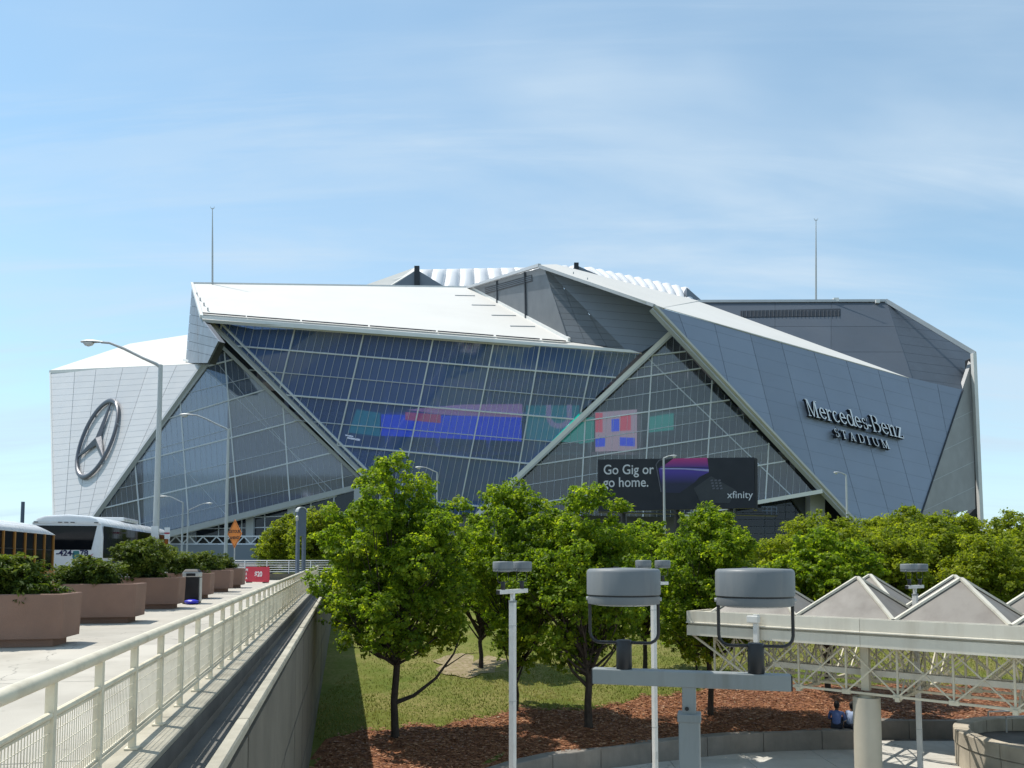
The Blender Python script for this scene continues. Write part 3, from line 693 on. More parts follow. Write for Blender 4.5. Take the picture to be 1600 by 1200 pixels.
# --- ground floor under the west gable
pL = Plane(P(240, 800, 206), P(600, 800, 209), P(240, 900, 206))
facet('lobby_wall', M_int, [(236, 830), (600, 742), (600, 905), (236, 905)], pL, 1.0, -6)
Lp = [(240, 846), (600, 757), (600, 838), (240, 838)]
VL = [(270+36*k, 740, 270+36*k, 900) for k in range(10)]
for c in cells([(262, 838.5), (600, 756), (600, 838)], VL, [(240, 815, 600, 800), (240, 828, 600, 820)], .6): facet('lobby_glass', M_glassC, c, pL, .1)
bars([(262, 838.5), (600, 756), (600, 838)], pL, VL, .25, .3, .1, 'mullion', M_mull)
bars([(262, 838.5), (600, 756), (600, 838)], pL, [(240, 815, 600, 800), (240, 828, 600, 820)], .25, .3, .1, 'transom', M_mull)
for x in (300, 392, 457, 560):
    mb = MB(); mb.prism([pL.at(x-6, 846-.25*(x-230), 1.2), pL.at(x+6, 846-.25*(x-230), 1.2), pL.at(x+6, 905, 1.2), pL.at(x-6, 905, 1.2)], (0, 1.6, 0)); sb(mb, 'lobby_column', M_trimg)
tr = MB()
for k in range(22):
    x = 250+10.5*k; y0, y1 = (839, 850) if k % 2 else (850, 839)
    tr.bar(pL.at(x, y0, 3), pL.at(x+10.5, y1, 3), .28, .28, pL.n)
for y in (838.5, 850.5): tr.bar(pL.at(250, y, 3), pL.at(480, y, 3), .35, .35, pL.n)
sb(tr, 'bridge_truss', M_ints)
facet('forecourt_wall', M_panel_d, [(262, 852), (500, 852), (500, 905), (262, 905)], pL, 1, 4)
mb = MB(); mb.prism([P(590, 742, 215), P(1150, 742, 215), P(1150, 910, 215), P(590, 910, 215)], (0, 1, 0)); sb(mb, 'lobby_wall', M_int)
mb = MB(); mb.prism([P(110, 846, 212), P(262, 836, 214), P(262, 910, 214), P(110, 910, 212)], (0, 1, 0)); sb(mb, 'lobby_wall', M_int)
# --- corner under the east gable: mirror glazing and a pier
pE2 = Plane(P(1185, 790, 206), P(1330, 790, 203), P(1185, 850, 206))
VQ = [(1195+16*k, 700, 1195+16*k, 900) for k in range(9)]; HQ = [(1150, 790+11*k, 1340, 788+11*k) for k in range(5)]
for c in cells([(1150, 780), (1284, 765), (1284, 850), (1150, 850)], VQ, HQ, .4): facet('corner_glass', M_glassC, c, pE2, .1)
facet('lobby_wall', mat('corner_wall', (0.30, 0.36, 0.44), .6, .1, .3), [(1140, 775), (1284, 762), (1284, 852), (1140, 852)], pE2, 1, -1.5)
mb = MB(); mb.prism([P(1266, 770, 200), P(1289, 770, 200), P(1289, 850, 200), P(1266, 850, 200)], (0, 4, 0)); sb(mb, 'corner_pier', M_trimg)
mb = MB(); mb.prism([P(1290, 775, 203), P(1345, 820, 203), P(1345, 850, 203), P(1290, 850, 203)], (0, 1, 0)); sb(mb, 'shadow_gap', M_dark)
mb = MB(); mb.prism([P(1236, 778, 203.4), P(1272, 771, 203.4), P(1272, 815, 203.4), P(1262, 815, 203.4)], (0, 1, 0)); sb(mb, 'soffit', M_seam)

# --- raised lettering
def arc(cx, cy, rx, ry, t, th, a0, a1, n=16):
    """stroke pieces of an ellipse: t at the sides, th at top and bottom"""
    out = []
    for k in range(n):
        q = []
        for a in (a0+(a1-a0)*k/n, a0+(a1-a0)*(k+1)/n):
            c, s_ = math.cos(R(a)), math.sin(R(a))
            q.append(((cx+rx*c, cy+ry*s_), (cx+(rx-t)*c, cy+(ry-th)*s_)))
        out.append([q[0][0], q[1][0], q[1][1], q[0][1]])
    return out
def rc(x0, y0, x1, y1): return [(x0, y0), (x1, y0), (x1, y1), (x0, y1)]
T, H_, S_ = .115, .06, .05
def g_M(): return 1.02, [rc(.10, 0, .155, 1), rc(.78, 0, .91, 1), [(.08, 1), (.23, 1), (.54, .02), (.47, .02)], [(.47, .02), (.54, .02), (.84, 1), (.78, 1)], rc(0, 0, .25, S_), rc(0, 1-S_, .2, 1), rc(.68, 0, 1.01, S_), rc(.85, 1-S_, 1.01, 1)]
def g_e(): return .62, arc(.30, .34, .28, .35, T, H_, 0, 325, 24) + [rc(.10, .33, .55, .33+H_)]
def g_r(): return .52, [rc(.1, 0, .1+T, .68), rc(0, 0, .34, S_), rc(0, .68-S_, .2, .68)] + arc(.36, .44, .18, .24, .05, .10, 30, 160, 8)
def g_c(): return .58, arc(.30, .34, .28, .35, T, H_, 45, 320, 20)
def g_d(): return .68, arc(.29, .34, .27, .35, T, H_, 0, 360, 24) + [rc(.47, 0, .47+T, 1), rc(.36, 1-S_, .5, 1), rc(.5, 0, .70, S_)]
def g_s(): return .5, arc(.24, .50, .19, .19, .09, H_, 20, 265, 14) + arc(.24, .17, .21, .18, .10, H_, -160, 85, 14) + [rc(.40, .5, .44, .68), rc(.03, 0, .07, .2)]
def g_hy(): return .36, [rc(.04, .27, .32, .36)]
def g_B(): return .78, [rc(.1, 0, .1+T, 1), rc(0, 0, .3, S_), rc(0, 1-S_, .3, 1)] + arc(.34, .76, .28, .24, T, H_, -90, 90, 12) + arc(.36, .27, .33, .27, T, H_, -90, 90, 12) + [rc(.2, .49, .4, .49+H_)]
def g_n(): return .70, [rc(.1, 0, .1+T, .68), rc(0, 0, .31, S_), rc(0, .68-S_, .2, .68), rc(.46, 0, .46+T, .44), rc(.38, 0, .67, S_)] + arc(.38, .42, .21, .27, T, .09, 0, 150, 10)
def g_z(): return .56, [rc(.05, .68-.06, .52, .68), rc(.03, 0, .53, .06), [(.03, .03), (.17, .03), (.52, .65), (.38, .65)], rc(.05, .5, .09, .68), rc(.49, 0, .53, .19)]
def g_S(): return .62, arc(.30, .74, .24, .26, .11, H_+.01, 15, 265, 14) + arc(.30, .26, .26, .27, .12, H_+.01, -165, 85, 14) + [rc(.49, .74, .53, 1), rc(.04, 0, .08, .28)]
def g_T(): return .74, [rc(.305, 0, .305+T, 1), rc(.02, .94, .72, 1), rc(.02, .74, .06, 1), rc(.68, .74, .72, 1), rc(.2, 0, .54, S_)]
def g_A(): return .84, [[(.10, 0), (.155, 0), (.45, 1), (.36, 1)], [(.56, 0), (.72, 0), (.45, 1), (.36, 1)], rc(.2, .31, .62, .37), rc(0, 0, .26, S_), rc(.48, 0, .82, S_)]
def g_D(): return .82, [rc(.1, 0, .1+T, 1), rc(0, 0, .3, S_), rc(0, 1-S_, .3, 1)] + arc(.30, .5, .48, .5, T, H_, -90, 90, 18)
def g_I(): return .36, [rc(.11, 0, .11+T, 1), rc(0, 0, .35, S_), rc(0, 1-S_, .35, 1)]
def g_U(): return .84, [rc(.1, .32, .1+T, 1), rc(.66, .32, .72, 1), rc(0, 1-S_, .34, 1), rc(.55, 1-S_, .82, 1)] + arc(.41, .34, .31, .35, T, H_+.01, 180, 360, 16)
GL = dict(M=g_M, e=g_e, r=g_r, c=g_c, d=g_d, s=g_s, B=g_B, n=g_n, z=g_z, S=g_S, T=g_T, A=g_A, D=g_D, I=g_I, U=g_U); GL['-'] = g_hy
def word(text, tl, tr, br, bl, gapx, off, depth, parent):
    """letters standing on plane G between four points of the wall"""
    tot = sum(GL[ch]()[0] for ch in text) + gapx*(len(text)-1); x = 0
    def at(u, v, o):
        X = tuple(bl[q]+(br[q]-bl[q])*u + ((tl[q]-bl[q])*(1-u)+(tr[q]-br[q])*u)*v for q in (0, 1)); return plG.at(*X, o)
    for ch in text:
        wd, pcs = GL[ch](); mb = MB()
        for k, pc in enumerate(pcs):
            o = off + depth + 0.012*k
            mb.prism([at((x+a)/tot, b, o) for a, b in pc], -plG.n*(depth+.012*k))
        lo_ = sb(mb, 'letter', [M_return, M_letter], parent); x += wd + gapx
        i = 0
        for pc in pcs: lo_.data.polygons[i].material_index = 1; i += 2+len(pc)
sg = MB(); sg.bar(plG.at(1262, 652, .25), plG.at(1404, 688, .25), .2, .2, plG.n); sg.bar(plG.at(1298, 680, .25), plG.at(1384, 703, .25), .2, .2, plG.n)
sign = sb(sg, 'name_sign', M_panel_d)
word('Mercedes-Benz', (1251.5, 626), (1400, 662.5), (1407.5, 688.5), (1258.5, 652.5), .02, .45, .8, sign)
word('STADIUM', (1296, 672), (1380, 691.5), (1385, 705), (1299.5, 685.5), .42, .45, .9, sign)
# ---------------------------------------------------------------- ground, plaza, lawn
def ground_mat(name, cols, scales, bump=0.5, bscale=30, dist=0.03):
    m = bpy.data.materials.new(name); m.use_nodes = True; t = m.node_tree; b = t.nodes['Principled BSDF']
    g = t.nodes.new('ShaderNodeNewGeometry'); b.inputs['Roughness'].default_value = 0.95; b.inputs['Specular IOR Level'].default_value = 0.15
    cur = None
    for k, (c, sc) in enumerate(zip(cols[1:], scales)):
        n = t.nodes.new('ShaderNodeTexNoise'); n.inputs['Scale'].default_value = sc; n.inputs['Detail'].default_value = 8; n.inputs['Roughness'].default_value = 0.68
        t.links.new(g.outputs['Position'], n.inputs['Vector'])
        r = t.nodes.new('ShaderNodeMapRange'); r.inputs[1].default_value = 0.44; r.inputs[2].default_value = 0.60; t.links.new(n.outputs['Fac'], r.inputs[0])
        x = t.nodes.new('ShaderNodeMix'); x.data_type = 'RGBA'; t.links.new(r.outputs[0], x.inputs[0])
        if cur is None: x.inputs[6].default_value = cols[0] + (1,)
        else: t.links.new(cur, x.inputs[6])
        x.inputs[7].default_value = c + (1,); cur = x.outputs[2]
    t.links.new(cur, b.inputs['Base Color'])
    n = t.nodes.new('ShaderNodeTexNoise'); n.inputs['Scale'].default_value = bscale; n.inputs['Detail'].default_value = 6; t.links.new(g.outputs['Position'], n.inputs['Vector'])
    bp = t.nodes.new('ShaderNodeBump'); bp.inputs['Strength'].default_value = bump; bp.inputs['Distance'].default_value = dist
    t.links.new(n.outputs['Fac'], bp.inputs['Height']); t.links.new(bp.outputs[0], b.inputs['Normal']); MATS[name] = m; return m
M_lawn = ground_mat('lawn', [(0.145, 0.155, 0.030), (0.090, 0.125, 0.018), (0.225, 0.195, 0.068), (0.115, 0.135, 0.022)], [0.22, 0.35, 7.0], 0.8, 40)
M_mulch = ground_mat('mulch', [(0.27, 0.110, 0.050), (0.18, 0.070, 0.034), (0.36, 0.175, 0.085), (0.13, 0.052, 0.028)], [0.9, 5.0, 12.0], 1.0, 26, 0.05)
M_dirt = ground_mat('bare_dirt', [(0.34, 0.27, 0.18), (0.25, 0.19, 0.12), (0.20, 0.17, 0.075)], [1.2, 6.0], 0.6, 30)
M_far = ground_mat('far_ground', [(0.12, 0.13, 0.06), (0.17, 0.16, 0.11)], [0.03], 0.2, 2)
M_grass = mat_leaf('grass_blade', (0.085, 0.11, 0.016), (0.14, 0.155, 0.028), (0.25, 0.22, 0.078), 0.3)
M_chip = mat_leaf('mulch_chip', (0.12, 0.046, 0.022), (0.26, 0.105, 0.05), (0.42, 0.22, 0.115), 0.0)

mb = MB(); mb.poly([(-4000, -200, -0.25), (4000, -200, -0.25), (4000, 5200, -0.25), (-4000, 5200, -0.25)])
tag(mb.build('ground', M_far), kind='structure')

# line of the low seat wall: (X, Y) from the photo's left to its right
WC = [(-2.4, 17.6), (-1.2, 19.4), (0.27, 21.2), (1.15, 21.95), (2.6, 22.8), (4.2, 23.5), (5.6, 24.1), (7.03, 24.6), (8.5, 24.95), (10.0, 25.15), (11.35, 25.2)]
WC2 = [(11.35, 26.7), (13.2, 26.8), (15.5, 26.8), (18.0, 26.6), (22, 26.0), (30, 24.5)]
def ywall(x):
    pts = WC + [(11.36, 26.7)] + WC2[1:]
    if x <= pts[0][0]: return pts[0][1] + (x-pts[0][0])*0.75
    for a, b in zip(pts, pts[1:]):
        if a[0] <= x <= b[0]: return a[1] + (b[1]-a[1])*(x-a[0])/(b[0]-a[0]+1e-9)
    return pts[-1][1]
def zl(x, y):
    d = y - max(ywall(x), 21.2)
    return 0.52 + min(3.2, 0.074*max(0, d) - 0.00035*max(0, d)**2 if d < 90 else 3.2) + 0.035*math.sin(x*0.9+y*0.5)
def sheet(name, m, xs, dist, off, lo=0.0, rag=0.0):
    """ground strip from the seat wall back over the given distances"""
    mb = MB(); rings = []
    for i, x in enumerate(xs):
        rg = []
        for d in dist(x) if callable(dist) else dist:
            y = ywall(x) + d; rg.append((x, y, zl(x, y) + off))
        rings.append(rg)
    mb.loft(rings, close=False); o = mb.build(name, m, fixn=False)
    me = o.data
    bm = bmesh.new(); bm.from_mesh(me); bmesh.ops.recalc_face_normals(bm, faces=bm.faces)
    if sum(f.normal.z for f in bm.faces) < 0: bmesh.ops.reverse_faces(bm, faces=bm.faces)
    bm.to_mesh(me); bm.free(); me.shade_smooth(); return tag(o, kind='structure')
xs = [-60+4*k for k in range(12)] + [-12+1.0*k for k in range(12)] + [0.25+0.75*k for k in range(44)] + [34+6*k for k in range(12)]
mb = None
sheet('lawn', M_lawn, xs, [0.05]*0 + [0.1, 1, 2.2, 3.5, 5, 7, 9.5, 12.5, 16, 20, 25, 31, 40, 55, 90, 190, 420], -0.0)
def mul(x):
    kn = [(-60, 9.0), (-4.5, 8.4), (-0.66, 6.3), (1.56, 4.5), (4.85, 5.2), (10.2, 7.0), (11.3, 7.0), (11.4, 5.5), (60, 5.5)]
    e = next(a[1]+(b[1]-a[1])*(x-a[0])/(b[0]-a[0]) for a, b in zip(kn, kn[1:]) if a[0] <= x <= b[0])
    e += 0.25*math.sin(x*1.7) + 0.18*math.sin(x*3.9+1) + .1*math.sin(x*9.1)
    return [0.12 + (e-0.12)*k/9 for k in range(10)]
xs2 = [-5.6+0.2*k for k in range(160)]
sheet('mulch_bed', M_mulch, xs2, lambda x: mul(x), 0.035)
# bare patch on the lawn under the trees
c = Zat(738, 1042, 1.35); mb = MB(); ring = []
for k in range(36):
    a = 2*math.pi*k/36; r = 1 + .13*math.sin(3*a+1) + .09*math.sin(7*a)+.05*math.sin(11*a)
    x, y = c.x + 1.75*r*math.cos(a), c.y + 2.6*r*math.sin(a); ring.append((x, y, zl(x, y)+.02))
ctr = (c.x, c.y, zl(c.x, c.y)+.022)
for k in range(36): mb.poly([ctr, ring[k], ring[(k+1) % 36]])
tag(mb.build('dirt_patch', M_dirt), kind='structure')
# plaza of cast slabs
plz = MB(); plz.poly([(-30, -30, -0.03), (40, -30, -0.03), (40, 27, -0.03), (-30, 27, -0.03)])
plaza = tag(plz.build('plaza', M_gutter), kind='structure')
tile = MB(); tile.box(-1.19, 1.19, -1.19, 1.19, -0.028, 0.0); tme = tile.mesh('slab', M_plaza)
for ix in range(-1, 9):
    for iy in range(5, 11):
        x, y = ix*2.4+1.2, iy*2.4+1.2
        if y - 1.2 < ywall(x)+1.5: link('slab', tme, plaza, (x, y, random.uniform(-.002, .002)))
# the rest of the plaza, out of view
mb = MB(); mb.poly([(-30, -30, -0.012), (40, -30, -0.012), (40, 11.9, -0.012), (-30, 11.9, -0.012)]); tag(mb.build('paving', M_plaza), kind='structure')

# seat walls: cast blocks with a narrow joint
def seat_wall(label, pts, h, width, step, first_z=-0.2):
    t = thing('seat_wall', label, 'seat wall', (pts[0][0], pts[0][1], 0))
    acc = [Vector((p[0], p[1], 0)) for p in pts]; res = []
    L = 0
    for a, b in zip(acc, acc[1:]):
        n = max(1, int((b-a).length/0.4))
        for k in range(n): res.append(a.lerp(b, k/n))
    res.append(acc[-1]); per = int(step/0.4)
    for i in range(0, len(res)-1, per):
        sg = res[i:i+per+1]
        if len(sg) < 2: continue
        rings = []
        for j, p in enumerate(sg):
            tdir = (res[min(i+j+1, len(res)-1)]-res[max(0, i+j-1)]).normalized(); nn = Vector((tdir.y, -tdir.x, 0))
            q = p + tdir*(0.012 if j == 0 else (-0.012 if j == len(sg)-1 else 0))
            rings.append([q+Vector((0, 0, first_z)), q+Vector((0, 0, h-.02)), q-nn*.02+Vector((0, 0, h)), q-nn*(width-.02)+Vector((0, 0, h)), q-nn*width+Vector((0, 0, h-.02)), q-nn*width+Vector((0, 0, first_z))])
        mb = MB(); mb.loft(rings, caps=True); mb.build('wall_block', M_seatwall, t, fixn=True)
    return t
seat_wall('low curved concrete seat wall in front of the red mulch bed, with two people at its end', WC, 0.6, 0.42, 1.6)
seat_wall('shaded low concrete wall set back behind the round canopy column', WC2, 0.6, 0.42, 2.0)

# loose chips on the mulch and grass tufts: nobody could count them
def scatter(name, m, n, xr, fn, size, up, seed, tint=(0, 1)):
    rng = np.random.default_rng(seed); vs, fs, ti = [], [], []
    for k in range(n):
        x = rng.uniform(*xr); y, z = fn(x, rng)
        if y is None: continue
        a = rng.uniform(0, 6.283); s = size*rng.uniform(.5, 1.3); b = len(vs)
        if up:
            dx, dy = math.cos(a)*s*.22, math.sin(a)*s*.22; lx, ly = rng.normal(0, s*.35, 2)
            vs += [(x-dx, y-dy, z), (x+dx, y+dy, z), (x+lx, y+ly, z+s)]; fs.append((b, b+1, b+2)); ti += [min(1, max(0, .5+.33*math.sin(x*.7+1.2*math.sin(y*.45))+.2*math.sin(y*1.1+x*.3)+rng.normal(0, .2)))]*3
        else:
            dx, dy = math.cos(a)*s, math.sin(a)*s; h1, h2 = rng.uniform(.0, .03, 2)
            vs += [(x-dx, y-dy, z+h1), (x+dy*.3, y-dx*.3, z+.01), (x+dx, y+dy, z+h2), (x-dy*.3, y+dx*.3, z+.025)]; fs.append((b, b+1, b+2, b+3)); ti += [rng.uniform(*tint)]*4
    me = bpy.data.meshes.new(name); me.from_pydata(vs, [], fs); me.materials.append(m)
    at = me.attributes.new('tint', 'FLOAT', 'POINT'); at.data.foreach_set('value', ti)
    return tag(link(name, me), kind='stuff')
def f_mulch(x, rng):
    e = mul(x)[-1]; y = ywall(x) + rng.uniform(.15, e+.25); return y, zl(x, y)+.04
def f_grass(x, rng):
    e = mul(x)[-1]; d = e - .1 + abs(rng.normal(0, 9)); y = ywall(x)+d
    if (x-c.x)**2/3.6 + (y-c.y)**2/8 < rng.uniform(.6, 1.1): return None, None
    return y, zl(x, y)
scatter('mulch_chips', M_chip, 26000, (-5.4, 24), f_mulch, 0.075, False, 3)
scatter('leaf_litter', mat_leaf('litter', (0.30, 0.24, 0.15), (0.45, 0.36, 0.22), (0.60, 0.52, 0.36), 0.0), 260, (-5.4, 22), f_mulch, 0.055, False, 9)
scatter('grass_tufts', M_grass, 60000, (-7, 26), f_grass, 0.07, True, 4)

# ---------------------------------------------------------------- the bridge: walkway deck, kerb, gutter, retaining wall
S_END = 54.0
deck = MB()
deck.prism([W(-6, -70, zd(-6)-1.0), W(-6, -1.62, zd(-6)-1.0), W(S_END+1, -1.62, zd(S_END+1)-1.0), W(S_END+1, -70, zd(S_END+1)-1.0)], (0, 0, 0.60))
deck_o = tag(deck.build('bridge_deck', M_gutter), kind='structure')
def slab(s0, s1, r0, r1, top, th=0.2):
    mb = MB(); a = [W(s0, r0, zd(s0)+top-th), W(s0, r1, zd(s0)+top-th), W(s1, r1, zd(s1)+top-th), W(s1, r0, zd(s1)+top-th)]
    return mb.prism(a, (0, 0, th))
walk = tag(slab(-6, S_END, -8.3, -1.62, -0.20, 0.18).build('walkway', M_concrete), kind='structure')
js = [-6, -1.5, 3.0, 7.4, 11.9, 16.4, 20.9, 25.4, 29.9, 34.4, 38.9, 43.4, 48, S_END]
for a, b in zip(js, js[1:]):
    slab(a+.012, b-.012, -8.3, -2.22, 0.0).build('slab', M_concrete, walk, bevel=0.008)
kerb_m = MB()
road = tag(slab(-6, 170, -70, -8.62, -0.15, 0.4).build('road', M_asphalt), kind='structure')
mb = slab(-6, S_END, -8.6, -8.32, 0.0, 0.3); tag(mb.build('kerb', M_coping), kind='structure')
mb = slab(20, 170, -12.6, -12.48, -0.146, 0.01); tag(mb.build('lane_line', M_white), kind='structure')
# curb strip the railing stands on
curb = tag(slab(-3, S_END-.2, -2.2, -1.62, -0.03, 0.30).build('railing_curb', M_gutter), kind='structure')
for k in range(19):
    a = -3 + 3*k; slab(a+.008, a+2.992, -2.2, -1.62, 0.03, .06).build('curb_stone', M_coping, curb, bevel=.012)
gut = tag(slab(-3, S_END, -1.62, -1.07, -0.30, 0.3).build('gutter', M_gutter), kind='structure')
# retaining wall of precast panels with a coping of stones
rw = thing('retaining_wall', 'tall grey precast concrete bridge wall with a stone coping, facing the lawn', 'retaining wall', tuple(W(0, -1.1, 0)))
def wz(s): return zd(s) + 0.13
core = MB(); core.prism([W(-3, -1.24, -1.0), W(-3, -1.06, -1.0), W(S_END, -1.06, -1.0), W(S_END, -1.24, -1.0)], (0, 0, 0.01))
core = MB()
core.loft([[W(s, -1.08, -1.0), W(s, -1.02, -1.0), W(s, -1.02, wz(s)-.15), W(s, -1.08, wz(s)-.15)] for s in (-3, S_END)], caps=True); core.build('wall_core', M_seam, rw, fixn=True)
stp = 2.44
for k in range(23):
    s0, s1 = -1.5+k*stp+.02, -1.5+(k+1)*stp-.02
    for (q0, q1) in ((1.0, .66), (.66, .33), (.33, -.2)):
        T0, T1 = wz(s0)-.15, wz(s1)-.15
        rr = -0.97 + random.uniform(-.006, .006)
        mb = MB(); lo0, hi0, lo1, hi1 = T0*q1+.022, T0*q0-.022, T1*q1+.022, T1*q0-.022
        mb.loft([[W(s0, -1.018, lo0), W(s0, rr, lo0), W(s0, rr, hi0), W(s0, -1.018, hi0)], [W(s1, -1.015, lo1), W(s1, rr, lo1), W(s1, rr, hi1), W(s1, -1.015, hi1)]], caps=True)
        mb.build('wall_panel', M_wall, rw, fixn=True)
    dz = random.uniform(-.006, .006)
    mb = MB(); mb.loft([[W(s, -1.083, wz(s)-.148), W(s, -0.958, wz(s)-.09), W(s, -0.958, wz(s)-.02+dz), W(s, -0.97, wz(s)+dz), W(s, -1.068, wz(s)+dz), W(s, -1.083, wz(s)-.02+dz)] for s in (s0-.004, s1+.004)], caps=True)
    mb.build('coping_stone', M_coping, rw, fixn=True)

# ---------------------------------------------------------------- railing along the bridge
rl = thing('railing', 'long cream steel railing with wire mesh infill running up the bridge edge', 'railing', tuple(W(0, -1.89, 4.2)))
RR = -1.89; S0, S1, NB = 1.6, 50.6, 49
H_TOP, H_MID, H_BOT = 0.99, 0.74, 0.17
mb = MB(); mb.tube([W(S0-4.0, RR, zd(S0-4)+H_TOP), W(S1, RR, zd(S1)+H_TOP), W(S1+.08, RR, zd(S1)+H_TOP-.1)], 0.05, 14); mb.build('top_rail', M_rail, rl, smooth=True)
mb = MB(); mb.tube([W(S0-4.0, RR, zd(S0-4)+H_MID), W(S1, RR, zd(S1)+H_MID)], 0.025, 8); mb.build('middle_rail', M_rail, rl, smooth=True)
mb = MB(); mb.bar(W(S0-4.0, RR, zd(S0-4)+H_BOT), W(S1, RR, zd(S1)+H_BOT), .05, .04, (0, 0, 1)); mb.build('bottom_rail', M_rail, rl)
post = MB(); post.obox((0, 0, H_TOP/2-.01), RV*.028, U*.028, (0, 0, H_TOP/2-.03)); pme = post.mesh('post', M_rail)
foot = MB(); foot.obox((0, 0, .04), RV*.055, U*.055, (0, 0, .008)); fme = foot.mesh('foot_plate', M_rail)
step_v = W(1, 0, GRADE)
wire = MB()
for k in range(1, 22): wire.bar(W(k/22, 0, GRADE*k/22+H_BOT+.02), W(k/22, 0, GRADE*k/22+H_MID-.02), .0052, .0052, RV)
for k in range(1, 5): h = H_BOT + (H_MID-H_BOT)*k/5; wire.bar(W(0.03, 0.004, h), W(0.97, 0.004, GRADE+h), .0048, .0048, RV)
for (h, th) in ((H_BOT+.035, .018), (H_MID-.035, .018)): wire.bar(W(0.03, 0, h), W(0.97, 0, GRADE+h), th, .018, RV)
wme = wire.mesh('mesh_panel', M_rail)
for k in range(-3, NB+1):
    s = S0 + k
    base = W(s, RR, zd(s)) - ORG[rl.name]
    p = link('post', pme, rl, base); link('foot_plate', fme, p)
    if k < NB: link('mesh_panel', wme, rl, base)
# cross railing at the far end of the walkway
xr = thing('cross_railing', 'far white railing with many horizontal bars closing the end of the walkway', 'railing', tuple(W(S_END, -4, zd(S_END))))
zb = zd(S_END)
mb = MB(); mb.prism([W(S_END-.15, -8.3, zb-.2), W(S_END-.15, -.9, zb-.2), W(S_END+.15, -.9, zb-.2), W(S_END+.15, -8.3, zb-.2)], (0, 0, .62)); mb.build('base_wall', M_wall, xr)
for k in range(6):
    h = zb + .55 + k*.15; mb = MB(); mb.tube([W(S_END, -8.3, h), W(S_END, -.95, h)], .022 if k < 5 else .035, 6); mb.build('bar', M_white, xr)
for k in range(6):
    r = -8.2+k*1.42; mb = MB(); mb.bar(W(S_END, r, zb+.42), W(S_END, r, zb+1.3), .05, .05, U); mb.build('post', M_white, xr)

# ---------------------------------------------------------------- leaves
def leaf_mesh(name, m, P_, D_, size, seed, aspect=0.75, droop=0.0, tint=None):
    """many small folded leaves at the points P_, facing about D_"""
    rng = np.random.default_rng(seed); n = len(P_); P_ = np.asarray(P_); D_ = np.asarray(D_)
    nrm = D_ + rng.normal(0, .65, (n, 3)) + np.array([0, 0, .35]); nrm /= np.linalg.norm(nrm, axis=1)[:, None]
    t = rng.normal(0, 1, (n, 3)); t -= nrm*(t*nrm).sum(1)[:, None]; t /= np.linalg.norm(t, axis=1)[:, None]
    b = np.cross(nrm, t); s = (size*rng.uniform(.6, 1.35, n))[:, None]
    fold = nrm*s*.16
    v = np.empty((n, 4, 3)); v[:, 0] = P_ - t*s*.5; v[:, 1] = P_ + b*s*aspect*.5 + fold; v[:, 2] = P_ + t*s*.5 - nrm*s*droop; v[:, 3] = P_ - b*s*aspect*.5 + fold
    me = bpy.data.meshes.new(name); me.vertices.add(n*4); me.vertices.foreach_set('co', v.reshape(-1).astype(np.float32))
    tri = np.array([0, 1, 2, 0, 2, 3]); li = (np.arange(n)[:, None]*4 + tri[None]).reshape(-1)
    me.loops.add(n*6); me.loops.foreach_set('vertex_index', li.astype(np.int32))
    me.polygons.add(n*2); me.polygons.foreach_set('loop_start', (np.arange(n*2)*3).astype(np.int32)); me.polygons.foreach_set('loop_total', np.full(n*2, 3, np.int32))
    me.materials.append(m)
    tv = (np.clip(rng.normal(.5, .24, n), 0, 1) if tint is None else tint)
    at = me.attributes.new('tint', 'FLOAT', 'POINT'); at.data.foreach_set('value', np.repeat(tv, 4).astype(np.float32))
    me.update(); me.validate(); return me
def crown_points(rng, lobes, n, per=22, tr=(.10, .19)):
    """leaves in small tufts set about each lobe's shell, with gaps between the tufts"""
    vol = np.array([l[3]**2 for l in lobes]); cnt = np.maximum(4, (n/per*vol/vol.sum()).astype(int)); Ps, Ds, Ts = [], [], []
    for (x, y, z, r), k in zip(lobes, cnt):
        d = rng.normal(0, 1, (k, 3)); d[:, 2] += .22; d /= np.linalg.norm(d, axis=1)[:, None]
        rad = r*(.45+.72*rng.uniform(0, 1, k)**.7); tc = d*rad[:, None]*np.array([1, 1, .85]) + (x, y, z)
        tsz = rng.uniform(tr[0], tr[1], k); tn = np.clip(rng.normal(.5, .17, k)+rng.normal(0, .07), 0, 1)
        off = rng.normal(0, 1, (k, per, 3)); off /= np.linalg.norm(off, axis=2)[:, :, None]; off *= (rng.uniform(.15, 1, (k, per))**.6)[:, :, None]
        off[:, :, 2] *= .75
        p = tc[:, None]+off*tsz[:, None, None]
        Ps.append(p.reshape(-1, 3)); Ds.append((off*.6+d[:, None]*.5+np.array([0, 0, .3])).reshape(-1, 3)); Ts.append(np.clip(np.repeat(tn, per)+rng.normal(0, .13, k*per), 0, 1))
    return np.concatenate(Ps), np.concatenate(Ds), np.concatenate(Ts)
